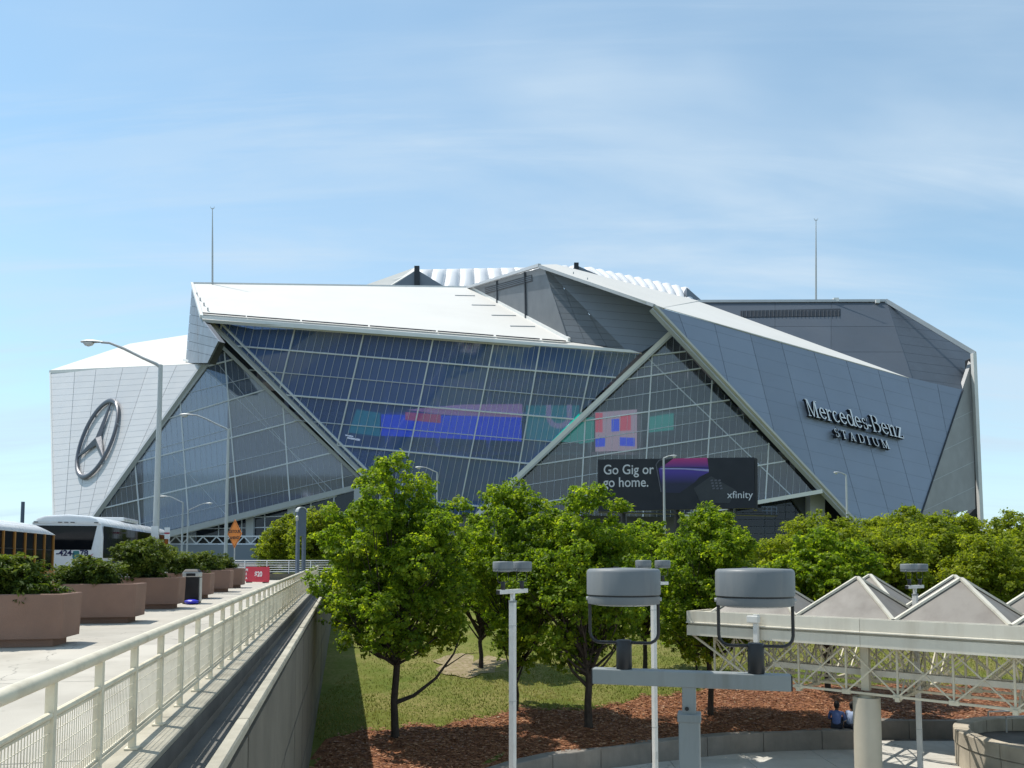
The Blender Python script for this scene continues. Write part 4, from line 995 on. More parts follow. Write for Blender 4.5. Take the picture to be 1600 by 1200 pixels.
def tree_meshes(seed, H, zc0, rx, trunk_r, fork, n_lobes, n_leaves, leaf, m_leaf, limbs=None, lobe_r=(.40, .72), shape=1.0, tr=(.10, .19)):
    rng = np.random.default_rng(seed); rz = (H-zc0)/2; cz = zc0 + rz
    lobes = []; tries = 0
    while len(lobes) < n_lobes and tries < 4000:
        tries += 1
        d = rng.normal(0, 1, 3); d /= np.linalg.norm(d); u = rng.uniform(.30, .92)
        q = d*u; hz = q[2]
        wid = 1.0 - .30*max(0, hz)*shape                      # narrower towards the top
        r = rng.uniform(*lobe_r)*(1-.30*max(0, hz))
        p = np.array([q[0]*rx*wid, q[1]*rx*wid, cz + hz*rz])
        p[2] = min(p[2], H - r*.55); p[2] = max(p[2], zc0 + r*.4)
        if all(np.linalg.norm(p-np.array(l[:3])) > .48*(r+l[3]) for l in lobes): lobes.append((p[0], p[1], p[2], r))
    lobes.append((rng.normal(0, .15), rng.normal(0, .15), H-.55, .55))
    for k in range(7):                                          # shoots that stick out of the outline
        a = rng.uniform(0, 6.28); e = rng.uniform(.1, 1.3); lobes.append((math.cos(a)*math.cos(e)*rx*.86, math.sin(a)*math.cos(e)*rx*.86, cz+math.sin(e)*rz*.90, rng.uniform(.25, .42)))
    P_, D_, T_ = crown_points(rng, lobes, n_leaves, 16, tr)
    cme = leaf_mesh('crown', m_leaf, P_, D_, leaf, seed, tint=T_)
    mb = MB(); f = fork
    wob = lambda s: Vector((rng.normal(0, s), rng.normal(0, s), 0))
    top = Vector((0, 0, zc0+rz*.9)) + wob(.15)
    pts = [Vector((0, 0, -.15)), Vector((0, 0, .12)), Vector((0, 0, f*.5))+wob(.03), Vector((0, 0, f))+wob(.05), Vector((0, 0, f)).lerp(top, .5)+wob(.12), top]
    mb.tube(pts, [trunk_r*1.5, trunk_r*1.1, trunk_r*.95, trunk_r*.9, trunk_r*.5, trunk_r*.14], 9)
    order = sorted(lobes, key=lambda l: -l[3])[:int(n_lobes*.75)]
    for l in order:
        h0 = f + max(0, (l[2]-f))*rng.uniform(.0, .45); t_ = min(1, max(0, (h0-f)/(top.z-f)))
        a = Vector((0, 0, f)).lerp(top, t_) if t_ > 0 else Vector((0, 0, f)); b = Vector(l[:3])
        m1 = a.lerp(b, .45) + Vector((0, 0, -.10*(b-a).length)) + wob(.1); r0 = trunk_r*.48*(1-.6*t_)
        mb.tube([a, m1, b], [r0, r0*.62, r0*.2], 6)
        for q in range(2):
            e = b + Vector(tuple(rng.normal(0, l[3]*.6, 3))); mb.tube([m1.lerp(b, .5), e], [r0*.3, r0*.08], 4)
    for (pts, r0) in (limbs or []):
        mb.tube([Vector(p) for p in pts], [r0*(1-.8*k/(len(pts)-1)) for k in range(len(pts))], 7)
    mb.sm = True
    return mb.mesh('trunk', M_bark), cme
M_leafA = mat_leaf('maple_leaf', (0.05, 0.095, 0.009), (0.135, 0.205, 0.016), (0.30, 0.35, 0.028), 0.56, (2.0, 2.0, .8))
M_leafB = mat_leaf('far_leaf', (0.075, 0.115, 0.010), (0.175, 0.215, 0.018), (0.29, 0.315, 0.03), 0.55, (1.9, 1.9, .8))
M_leafY = mat_leaf('sapling_leaf', (0.09, 0.12, 0.015), (0.15, 0.18, 0.025), (0.22, 0.24, 0.04), 0.45)
M_needle = mat_leaf('shrub_leaf', (0.024, 0.044, 0.009), (0.070, 0.108, 0.014), (0.19, 0.23, 0.036), 0.34)
def tree(name, label, cat, x, y, meshes, rz=0, group=None, z=None, sc=1.0):
    t = thing(name, label, cat, (0, 0, 0), 0, group)
    link('trunk', meshes[0], t); link('crown', meshes[1], t)
    t.location = (x, y, zl(x, y) if z is None else z); t.rotation_euler = (0, 0, rz); t.scale = (sc,)*3; return t
def gp(px, Y): return (px-800)/1200*Y
GT = 'young maples on the mulch bed and lawn'
tree('maple_tree', 'large bright green maple nearest the bridge wall with one low bare limb', 'tree', gp(620, 23.6), 23.6,
     tree_meshes(11, 8.75, 1.8, 2.60, .115, 2.15, 86, 66000, .108, M_leafA, [([(0, 0, 1.05), (.55, .1, 1.25), (1.2, .2, 1.75), (1.75, .2, 2.5), (2.0, .2, 3.2)], .075), ([(0, 0, 2.2), (-.5, -.1, 2.75), (-1.0, -.1, 3.1), (-1.5, -.1, 3.2)], .045), ([(1.5, .2, 2.1), (2.1, .1, 2.5), (2.6, .1, 2.55)], .022)]), 0, GT)
tree('maple_tree', 'small dark maple behind the twin drum lamp post, between two bigger maples', 'tree', gp(806, 26.6), 26.6,
     tree_meshes(12, 8.0, 1.5, 2.30, .085, 1.2, 72, 52000, .108, M_leafA, [([(0, 0, .9), (-.4, 0, 1.5), (-.75, 0, 2.3)], .05), ([(0, 0, .9), (.45, 0, 1.5), (.6, 0, 2.3)], .05)]), 1.0, GT)
tree('maple_tree', 'large green maple in the middle whose trunk forks low above the mulch', 'tree', gp(918, 25.0), 25.0,
     tree_meshes(13, 7.95, 1.6, 2.45, .125, 1.55, 80, 60000, .108, M_leafA, [([(0, 0, 1.3), (-.5, 0, 1.8), (-.95, 0, 2.6)], .07), ([(0, 0, 1.3), (.5, .1, 1.7), (1.1, .1, 2.1)], .06)]), 0, GT)
tree('maple_tree', 'green maple behind the nearest lamp, in front of the black billboard', 'tree', gp(1106, 27.0), 27.0,
     tree_meshes(14, 7.2, 1.8, 2.3, .10, 1.9, 70, 48000, .108, M_leafA), 0.6, GT)
tree('maple_tree', 'maple rising behind the left end of the pyramid roofed canopy', 'tree', gp(1288, 31.0), 31.0,
     tree_meshes(15, 6.6, 2.3, 2.3, .11, 1.7, 60, 26000, .145, M_leafA, [([(0, 0, 1.3), (-.6, 0, 2.2), (-.9, 0, 3.0)], .06), ([(0, 0, 1.4), (.7, 0, 2.2), (1.0, 0, 3.2)], .06)]), 0.2, GT)
tree('maple_tree', 'maple farther up the lawn, filling the gap between the two biggest maples', 'tree', gp(752, 34.0), 34.0,
     tree_meshes(17, 6.9, 1.3, 2.4, .10, 1.1, 60, 26000, .14, M_leafA), 0.9, GT)
tree('maple_tree', 'maple farther up the lawn, right of the middle maple and behind its crown', 'tree', gp(1006, 34.5), 34.5,
     tree_meshes(18, 6.8, 1.5, 2.3, .10, 1.3, 60, 26000, .14, M_leafA), 2.0, GT)
tree('sapling', 'small yellow green sapling on the lawn below the canopy end', 'tree', gp(1085, 34.0), 34.0,
     tree_meshes(16, 2.7, .5, 1.25, .05, .5, 14, 3500, .15, M_leafY, None, (.35, .6), 1.0, (.10, .18)), 0.2)
far = [tree_meshes(21, 6.6, .8, 2.9, .14, 1.3, 75, 22000, .19, M_leafB, None, (.5, .9), .4, (.22, .38)), tree_meshes(22, 6.2, .7, 2.7, .13, 1.2, 70, 21000, .19, M_leafB, None, (.5, .9), .4, (.22, .38)), tree_meshes(23, 6.9, .8, 2.8, .14, 1.4, 72, 22000, .19, M_leafB, None, (.5, .9), .5, (.22, .38))]
GF = 'trees in the far row before the stadium'
FT = [(1222, 46, 1, .2, .96, 'far tree just right of the billboard, behind the left canopy pyramid'), (1318, 50, 0, 1.2, 1.02, 'far tree below the street lamp that stands before the lettered wall'),
      (1395, 47, 2, 2.2, .93, 'far tree behind the distant twin drum lamp over the canopy'), (1462, 52, 0, 3.1, 1.03, 'far tree behind the tallest canopy pyramid on the right'),
      (1540, 47, 1, 4.0, .95, 'far tree in front of the stadium\'s pale right corner'), (1618, 50, 2, 5.0, .98, 'far tree at the right edge of the photo'),
      (1270, 66, 2, 0.7, 1.12, 'tree in the back row below the concrete corner pier of the stadium'), (1372, 68, 1, 1.9, 1.16, 'tree in the back row below the lettered stadium wall'), (1418, 64, 0, 2.9, 1.18, 'taller tree in the back row whose top breaks the lettered wall'),
      (1490, 70, 2, 3.6, 1.13, 'tree in the back row under the pale stadium corner'), (1580, 66, 0, 4.5, 1.12, 'tree in the back row right of the stadium'), (1010, 60, 1, .5, 1.0, 'tree below the middle of the black billboard'), (1130, 62, 0, 1.5, 1.03, 'tree below the right end of the billboard'),
      (880, 62, 2, 2.4, .98, 'tree behind the middle maple, left of the billboard'), (735, 58, 1, 3.3, .80, 'tree glimpsed between the two largest maples, below the blue glass')]
for (px, Y, k, rz, sc, lab) in FT: tree('far_tree', lab, 'tree', gp(px, Y), Y, far[k], rz, GF, None, sc)
GL_ = 'trees beyond the end of the walkway'
for (px, Y, k, rz, sc, z, lab) in [(452, 72, 0, .4, .90, 4.6, 'green tree beyond the cross railing, left of the slate arch'), (505, 68, 2, 1.4, 1.05, 4.2, 'green tree behind the slate arch, partly behind the large maple'), (425, 76, 1, 2.6, .66, 4.8, 'low round tree left of the others beyond the cross railing')]:
    tree('far_tree', lab, 'tree', gp(px, Y), Y, far[k], rz, GL_, z, sc)
# ---------------------------------------------------------------- text
def text_mesh(s, size=1.0, depth=0.01, align='LEFT', bold=0.0):
    cu = bpy.data.curves.new('text', 'FONT'); cu.body = s; cu.size = size; cu.extrude = depth/2; cu.align_x = align; cu.resolution_u = 4; cu.offset = bold
    o = bpy.data.objects.new('text', cu); COL.objects.link(o)
    dg = bpy.context.evaluated_depsgraph_get(); dg.update()
    me = bpy.data.meshes.new_from_object(o.evaluated_get(dg)); bpy.data.objects.remove(o); bpy.data.curves.remove(cu); return me
def put_text(name, s, m, parent, org, xdir, ydir, size, depth=0.01, align='LEFT', sx=1.0, bold=0.0):
    """flat lettering: org is the world point of the baseline start; xdir / ydir its reading and up directions"""
    me = text_mesh(s, size, depth, align, bold); me.materials.clear(); me.materials.append(m); me.name = name
    X = Vector(xdir).normalized(); Y = Vector(ydir).normalized(); Z = X.cross(Y)
    po = ORG.get(parent.name, Vector()) if parent is not None else Vector()
    for v in me.vertices: v.co = Vector(org) + X*v.co.x*sx + Y*v.co.y + Z*v.co.z - po
    return link(name, me, parent)

# ---------------------------------------------------------------- planters and their shrubs
def rect8(hx, hy, ch, z):
    return [(hx-ch, -hy, z), (hx, -hy+ch, z), (hx, hy-ch, z), (hx-ch, hy, z), (-hx+ch, hy, z), (-hx, hy-ch, z), (-hx, -hy+ch, z), (-hx+ch, -hy, z)]
def planter(s, label, name='planter'):
    hx, hy = 1.2, .54; p = W(s, -5.3-hx, zd(s))
    t = thing(name, label, 'planter', (0, 0, 0), 0, 'concrete planters along the walkway')
    mb = MB()
    mb.loft([rect8(hx-.03, hy-.02, .03, .16), rect8(hx, hy, .03, .99), rect8(hx-.012, hy-.012, .03, 1.005), rect8(hx-.12, hy-.12, .02, 1.005), rect8(hx-.125, hy-.125, .02, .74)], caps=True)
    mb.build('bowl', M_planter, t, fixn=True)
    mb = MB(); mb.loft([rect8(hx-.22, hy-.16, .02, 0), rect8(hx-.22, hy-.16, .02, .16)], caps=True); mb.build('plinth', M_planter, t, fixn=True)
    mb = MB(); mb.prism(rect8(hx-.13, hy-.13, .02, .78), (0, 0, .10)); mb.build('soil', M_soil, t)
    t.location = p; t.rotation_euler = (0, 0, HEAD); return t
def shrub(s, label, seed, h, rx, n, tall=False, off=(0, 0), group='shrubs in the concrete planters', leaf=.11):
    rng = np.random.default_rng(seed); lobes = []
    for k in range(26 if not tall else 30):
        a = rng.uniform(0, 6.28); u = rng.uniform(0, 1)**.6; z = rng.uniform(.12, 1.0)
        wd = 1-.5*z**2 if not tall else (.45+.55*math.sin(math.pi*min(1, z*.95)))
        lobes.append((math.cos(a)*u*rx*wd, math.sin(a)*u*rx*wd*(.85 if tall else .62), z*h*.86, rng.uniform(.20, .34)))
    P_, D_, T_ = crown_points(rng, lobes, n, 18, (.08, .15))
    k_ = P_[:, 2] > -.06; P_, D_, T_ = P_[k_], D_[k_], T_[k_]
    T_ = np.clip(T_ + .35*(P_[:, 2]/h-.5), 0, 1)                # paler towards the top: light from above painted into the leaf tint
    t = thing('shrub', label, 'shrub', (0, 0, 0), 0, group)
    link('foliage', leaf_mesh('foliage', M_needle, P_, D_*.6+np.array([0, 0, .5]), leaf, seed, .42, tint=T_), t)
    mb = MB()
    for k in range(9):
        l = lobes[k*2]; mb.tube([(l[0]*.15, l[1]*.15, -.1), (l[0]*.5, l[1]*.5, l[2]*.5), l[:3]], [.035, .025, .01], 5)
    mb.build('stem', M_bark, t)
    p = W(s, -6.5+off[0], zd(s)+.86); t.location = (p.x, p.y, p.z); t.rotation_euler = (0, 0, HEAD); return t
PS = [15.9+1.3, 22.1, 27.3, 33.0, 38.4, 43.6]
PS = [16.7, 21.8, 26.9, 32.6, 37.9, 42.2]
PL = ['brown concrete planter nearest the viewer, cut off by the left edge of the photo', 'brown concrete planter second from the viewer, in front of the white coach', 'brown concrete planter just left of the black litter bin, with a tall shrub',
      'brown concrete planter half hidden behind the black litter bin', 'brown concrete planter with a low dark shrub before the orange sign', 'farthest brown concrete planter, beside the red price board']
for s, l in zip(PS, PL): planter(s, l)
shrub(16.7, 'wide dark green shrub filling the nearest planter at the left edge', 31, .74, .80, 13000)
shrub(21.8, 'low dark green shrub in the second planter below the coach window', 32, .72, .74, 9500)
shrub(26.9, 'tallest shrub, dark and open below, in the planter beside the litter bin', 33, 1.42, .95, 13000, True)
shrub(32.6, 'low shrub in the planter behind the litter bin', 34, .86, .85, 7000)
shrub(37.9, 'rounded shrub in the planter before the orange detour sign', 35, .86, .88, 7000)
shrub(42.2, 'farthest shrub, in the planter beside the red price board', 36, .86, .85, 6000)

# ---------------------------------------------------------------- litter bin, bag, price board
p = W(29.3, -5.45, zd(29.3)); t = thing('litter_bin', 'black litter bin with a white and grey hood beside the third planter', 'litter bin', tuple(p), 0)
o = ORG[t.name]
def wb(s, r, z): return p + U*s + RV*r + Vector((0, 0, z))
mb = MB(); mb.obox(wb(0, 0, .47), RV*.27, U*.27, (0, 0, .47)); mb.build('body', M_bin, t, bevel=.02)
mb = MB(); mb.obox(wb(0, 0, 1.03), RV*.285, U*.285, (0, 0, .085)); mb.build('hood', M_steel, t, bevel=.03)
mb = MB(); mb.loft([[wb(-.28, -.28, 1.12), wb(-.28, .28, 1.12), wb(.28, .28, 1.12), wb(.28, -.28, 1.12)], [wb(-.18, -.2, 1.22), wb(-.18, .2, 1.22), wb(.18, .2, 1.22), wb(.18, -.2, 1.22)]], caps=True); mb.build('lid', M_bin, t, fixn=True, bevel=.02)
mb = MB(); mb.obox(wb(-.29, .0, 1.03), RV*.15, U*.006, (0, 0, .05)); mb.build('opening', M_black, t)
mb = MB(); mb.obox(wb(0, .283, .5), RV*.012, U*.2, (0, 0, .42)); mb.build('side_panel', M_steel, t)
p2 = W(28.75, -5.35, zd(28.75)); rng = np.random.default_rng(5); rings = []
for i in range(7):
    f = i/6; rg = []
    for j in range(14):
        a = 2*math.pi*j/14; rr = (.05+.95*math.sin(math.pi*(.12+.8*f))**.7)*(1+rng.normal(0, .10)); rg.append(p2 + RV*(math.cos(a)*.25*rr) + U*(math.sin(a)*.2*rr) + Vector((0, 0, .01+.17*f)))
    rings.append(rg)
mb = MB(); mb.loft(rings, caps=True); tag(mb.build('plastic_bag', M_blue, None, fixn=True, smooth=True), 'crumpled blue plastic bag lying at the foot of the litter bin', 'bag')
Yb = 47.0; a, b = P(383, 911, Yb), P(420, 913, Yb-1.0); hz = W(0, 0, zd((a.x*U.x+a.y*U.y))).z
a.z = b.z = hz+.05; xd = (b-a).normalized(); nn = Vector((xd.y, -xd.x, 0))
t = thing('price_board', 'red price board showing $20 in white at the end of the planters', 'sign', tuple((a+b)/2))
wd = (b-a).length; pr = []
hh = .92; rr = .1
for (cx_, cz_, a0) in ((wd-rr, rr, -90), (wd-rr, hh-rr, 0), (rr, hh-rr, 90), (rr, rr, 180)):
    for k in range(5): an = R(a0+22.5*k); pr.append(a + xd*(cx_+rr*math.cos(an)) + Vector((0, 0, cz_+rr*math.sin(an))))
mb = MB(); mb.prism(pr, -nn*.05); mb.build('board', M_red, t)
for k in (.15, .85): mb = MB(); mb.obox(a+xd*wd*k-nn*.03+Vector((0, 0, -.02)), xd*.03, nn*.22, (0, 0, .03)); mb.build('foot', M_black, t)
put_text('price', '$20', M_white, t, a+xd*wd*.40+nn*.006+Vector((0, 0, .34)), xd, (0, 0, 1), .42, .006, bold=.012)
for k, s_ in enumerate(('PE', 'E', 'A')): put_text('lettering', s_, M_white, t, a+xd*.04+nn*.006+Vector((0, 0, .66-.25*k)), xd, (0, 0, 1), .2, .006, bold=.006)

# ---------------------------------------------------------------- slate arch
s_ = 51.0; rA = -2.95; base = W(s_, rA, zd(s_))
t = thing('steel_arch', 'slate blue steel arch on two legs standing by the end of the bridge railing', 'arch', tuple(base))
AD = (RV*.78 + U*.55).normalized(); AN = Vector((-AD.y, AD.x, 0)); hwA = .31
outer = [base + AD*hwA + Vector((0, 0, 3.0))]
prof = []
for k in range(13): an = math.pi*k/12; prof.append((hwA*math.cos(an), 4.45+.31*math.sin(an)))
mb = MB(); mb.prism([base + AD*x + Vector((0, 0, z)) for x, z in [(hwA, 2.9)] + prof + [(-hwA, 2.9)]], AN*.22); mb.build('arch_panel', M_slate, t)
for sg in (-1, 1):
    mb = MB(); mb.obox(base + AD*sg*(hwA-.085) + AN*.11 + Vector((0, 0, 1.45)), AD*.085, AN*.109, (0, 0, 1.45)); mb.build('leg', M_slate, t)
mb = MB(); 
for k in range(12):
    (x0, z0), (x1, z1) = prof[k], prof[k+1]; mb.bar(base+AD*x0*1.03+AN*.11+Vector((0, 0, z0)), base+AD*x1*1.03+AN*.11+Vector((0, 0, z1)), .34, .05, (AD*(x0+x1)+Vector((0, 0, .3))).normalized())
mb.build('arch_band', M_steel, t)
mb = MB(); mb.lathe(base - AD*(hwA+.08) + AN*-.05 + Vector((0, 0, 3.95)), [(.03, .25), (.1, .18), (.1, 0), (.06, -.1)], 12); mb.build('spotlight', M_steel, t)

# ---------------------------------------------------------------- coach and school bus
M_bus = mat('coach_white', (0.72, 0.72, 0.72), 0.28, 0.03, .6, coat=.4, dirt=(.5, .48, .44), dscale=1.2, damt=.3)
M_tint = mat('tinted_glass', (0.006, 0.007, 0.009), 0.08, 0.05, 1, spec=.22)
M_ochre = mat('school_bus_yellow', (0.36, 0.165, 0.035), 0.4, 0.05, 1)
M_rubber = mat('rubber', (0.02, 0.02, 0.02), 0.8, .2, 3)
M_navy = mat('navy_print', (0.012, 0.016, 0.075), .5); M_teal = mat('teal_print', (0.05, 0.20, 0.21), .5); M_lime = mat('lime_print', (0.50, 0.55, 0.12), .5); M_crim = mat('crimson_print', (.42, .03, .06), .5)
def local(t_loc):
    return lambda r, s, z: Vector(t_loc) + RV*r + U*s + Vector((0, 0, z))
def wheel(t, q, r, s, side, rad=.5):
    n = 20; rings = []
    for (rr, dx) in ((rad*.62, .02), (rad*.95, 0), (rad, -.05), (rad, -.25), (rad*.9, -.28)):
        rings.append([q(r+side*dx, s+math.cos(2*math.pi*k/n)*rr, rad+math.sin(2*math.pi*k/n)*rr) for k in range(n)])
    mb = MB(); mb.loft(rings); w_ = mb.build('wheel', M_rubber, t, fixn=True)
    mb = MB(); mb.loft([[q(r+side*.0, s+math.cos(2*math.pi*k/n)*rad*.63, rad+math.sin(2*math.pi*k/n)*rad*.63) for k in range(n)], [q(r-side*.08, s+math.cos(2*math.pi*k/n)*rad*.3, rad+math.sin(2*math.pi*k/n)*rad*.3) for k in range(n)]], caps=True); mb.build('rim', M_steel, w_, fixn=True)
s0 = 32.4; bp_ = W(s0, -10.62, zd(s0+3)-.15); q = local(bp_); hw = 1.28; L = 12.2; Hc = 3.36
t = thing('coach', 'white touring coach seen from behind with black rear window and part of a phone number', 'bus', tuple(bp_))
def csec(k):  # cross-section (r,z), k = how far the roof is drawn in
    return [(-hw+.04, .35), (-hw, .6), (-hw, 2.55), (-hw+.06, 3.02), (-hw+.22, Hc-.12), (-hw+.5, Hc-.02), (0, Hc+.03), (hw-.5, Hc-.02), (hw-.22, Hc-.12), (hw-.06, 3.02), (hw, 2.55), (hw, .6), (hw-.04, .35)]
rings = []
for s, dz, dw in ((0.0, -.10, .06), (.05, -.03, .02), (.18, 0, 0), (L-.6, 0, 0), (L-.15, -.15, .08), (L, -.5, .2)):
    rings.append([q(r*(1-dw/hw), s, z+(dz if z > 2 else 0)) for r, z in csec(0)])
mb = MB(); mb.loft(rings, caps=True); mb.build('body', M_bus, t, fixn=True, smooth=True)
mb = MB(); mb.prism([q(-.98, -.012, 2.02), q(.90, -.012, 2.02), q(1.08, -.012, 2.95), q(-1.10, -.012, 2.95)], U*.05); mb.build('rear_window', M_tint, t)
mb = MB(); mb.prism([q(-1.2, -.02, 3.02), q(1.2, -.02, 3.02), q(1.12, -.02, 3.12), q(-1.12, -.02, 3.12)], U*.10); mb.build('brow', M_bus, t)
for x in (-1.05, -.22, 0, .22, 1.05): mb = MB(); mb.obox(q(x, -.03, 3.075), RV*.07, U*.012, (0, 0, .014)); mb.build('marker_light', M_black, t)
for k in range(6): 
    mb = MB(); mb.obox(q(hw+.004, 1.05+k*1.82, 2.33), RV*.012, U*.895, (0, 0, .62)); mb.build('side_window', M_tint, t)
for k in range(4): mb = MB(); mb.obox(q(hw+.003, 2.0+k*2.2, 1.12), RV*.012, U*1.05, (0, 0, .34)); mb.build('locker_door', M_bus, t)
mb = MB(); mb.obox(q(hw+.006, 6, 1.55), RV*.008, U*5.7, (0, 0, .05)); mb.build('trim_strip', M_navy, t)
for x in (-1.02, 1.02): mb = MB(); mb.obox(q(x, -.01, 1.05), RV*.09, U*.03, (0, 0, .25)); mb.build('tail_light', M_crim, t)
mb = MB(); mb.obox(q(0, -.05, .5), RV*1.2, U*.1, (0, 0, .16)); mb.build('bumper', M_bus, t)
mb = MB(); mb.obox(q(0, -.012, 1.36), RV*1.15, U*.006, (0, 0, .025)); mb.build('engine_door_gap', M_steel, t)
for (s, r, sd) in ((2.6, hw, 1), (9.6, hw, 1), (2.6, -hw, -1), (9.6, -hw, -1)): wheel(t, q, r+sd*.01, s, sd)
mb = MB(); mb.obox(q(.2, 5.5, Hc+.08), RV*.7, U*1.2, (0, 0, .09)); mb.build('roof_unit', M_bus, t, bevel=.05)
put_text('lettering', '-424-', M_navy, t, q(-.33, -.012, 1.80), RV, (0, 0, 1), .30, .006, bold=.008)
put_text('lettering', '78', M_navy, t, q(.50, -.012, 1.80), RV, (0, 0, 1), .30, .006, bold=.008)
put_text('lettering', 'eratio', M_navy, t, q(.0, -.012, 1.02), RV, (0, 0, 1), .34, .006, bold=.008)
mb = MB(); mb.prism([q(.27, -.014, 1.98), q(.47, -.014, 1.98), q(.50, -.014, 1.75), q(.43, -.014, 1.62), q(.31, -.014, 1.62), q(.24, -.014, 1.75)], U*.01); mb.prism([q(.28, -.014, 1.58), q(.46, -.014, 1.58), q(.49, -.014, 1.42), q(.25, -.014, 1.42)], U*.01); mb.build('emblem', M_teal, t)
mb = MB(); mb.prism([q(.39+.15*math.cos(2*math.pi*k/16), -.016, 1.27+.11*math.sin(2*math.pi*k/16)) for k in range(16)], U*.008); mb.build('emblem', M_lime, t)
mb = MB(); mb.prism([q(.62, -.014, 1.62), q(.80, -.014, 1.66), q(.98, -.014, 1.88), q(.86, -.014, 1.80), q(.76, -.014, 1.68)], U*.01); mb.build('swoosh', M_crim, t)
# school bus
s0 = 18.3; Ls = 11.2; bp_ = W(s0, -11.25, zd(s0+6)-.15); q = local(bp_); hw = 1.22; Hs = 3.02
t = thing('school_bus', 'school bus with white roof and ochre window posts behind the nearest planter', 'bus', tuple(bp_))
sec = [(-hw, .4), (-hw, 2.66), (-hw+.05, 2.78), (-hw+.30, 2.93), (-.4, Hs), (.4, Hs), (hw-.30, 2.93), (hw-.05, 2.78), (hw, 2.66), (hw, .4)]
mb = MB(); mb.loft([[q(r, s, z) for r, z in ((-hw, .4), (-hw, 1.42), (hw, 1.42), (hw, .4))] for s in (0, Ls)], caps=True); mb.build('body', M_ochre, t, fixn=True)
mb = MB(); rf = [(-hw, 2.62)] + sec[1:9] + [(hw, 2.62)]
mb.loft([[q(r, s, z + dz*(z-2.62)) for r, z in rf] for s, dz in ((0, 0), (Ls-.9, 0), (Ls-.45, -.18), (Ls-.12, -.55), (Ls+.05, -.9))], caps=True); mb.build('roof', M_bus, t, fixn=True, smooth=True)
mb = MB(); mb.box(0, 0, 0, 0, 0, 0) if False else None
mb = MB(); mb.loft([[q(r*.93, s, z) for r, z in ((-hw, 1.42), (-hw, 2.62), (hw, 2.62), (hw, 1.42))] for s in (.1, Ls-.1)], caps=True); mb.build('cabin', M_rubber, t, fixn=True)
nW = 14
for k in range(nW+1):
    for sd in (-1, 1): mb = MB(); mb.obox(q(sd*(hw-.02), .05+k*(Ls-.1)/nW, 2.02), RV*.025, U*.036, (0, 0, .605)); mb.build('window_post', M_ochre, t)
for k in range(nW):
    mb = MB(); mb.obox(q(hw-.045, .05+(k+.5)*(Ls-.1)/nW, 2.02), RV*.008, U*((Ls-.1)/nW/2-.046), (0, 0, .60)); pn = mb.build('window', M_tint, t)
    mb = MB(); mb.obox(q(hw-.03, .05+(k+.5)*(Ls-.1)/nW, 2.10), RV*.008, U*((Ls-.1)/nW/2-.046), (0, 0, .014)); mb.build('sash_bar', M_black, pn)
mb = MB(); mb.obox(q(0, Ls+.02, 1.9), RV*1.0, U*.02, (0, 0, .4)); mb.build('windscreen', M_tint, t)
for k in range(3): mb = MB(); mb.obox(q(hw+.005, Ls/2, .7+.28*k), RV*.012, U*(Ls/2-.1), (0, 0, .025)); mb.build('rub_rail', M_black, t)
mb = MB(); mb.prism([q(-.95, Ls, .45), q(.95, Ls, .45), q(1.05, Ls, 1.42), q(-1.05, Ls, 1.42)], U*.9); mb.build('bonnet', M_ochre, t, bevel=.12)
for (s, r, sd) in ((2.4, hw, 1), (9.6, hw, 1), (2.4, -hw, -1), (9.6, -hw, -1)): wheel(t, q, r+sd*.01, s, sd, .48)


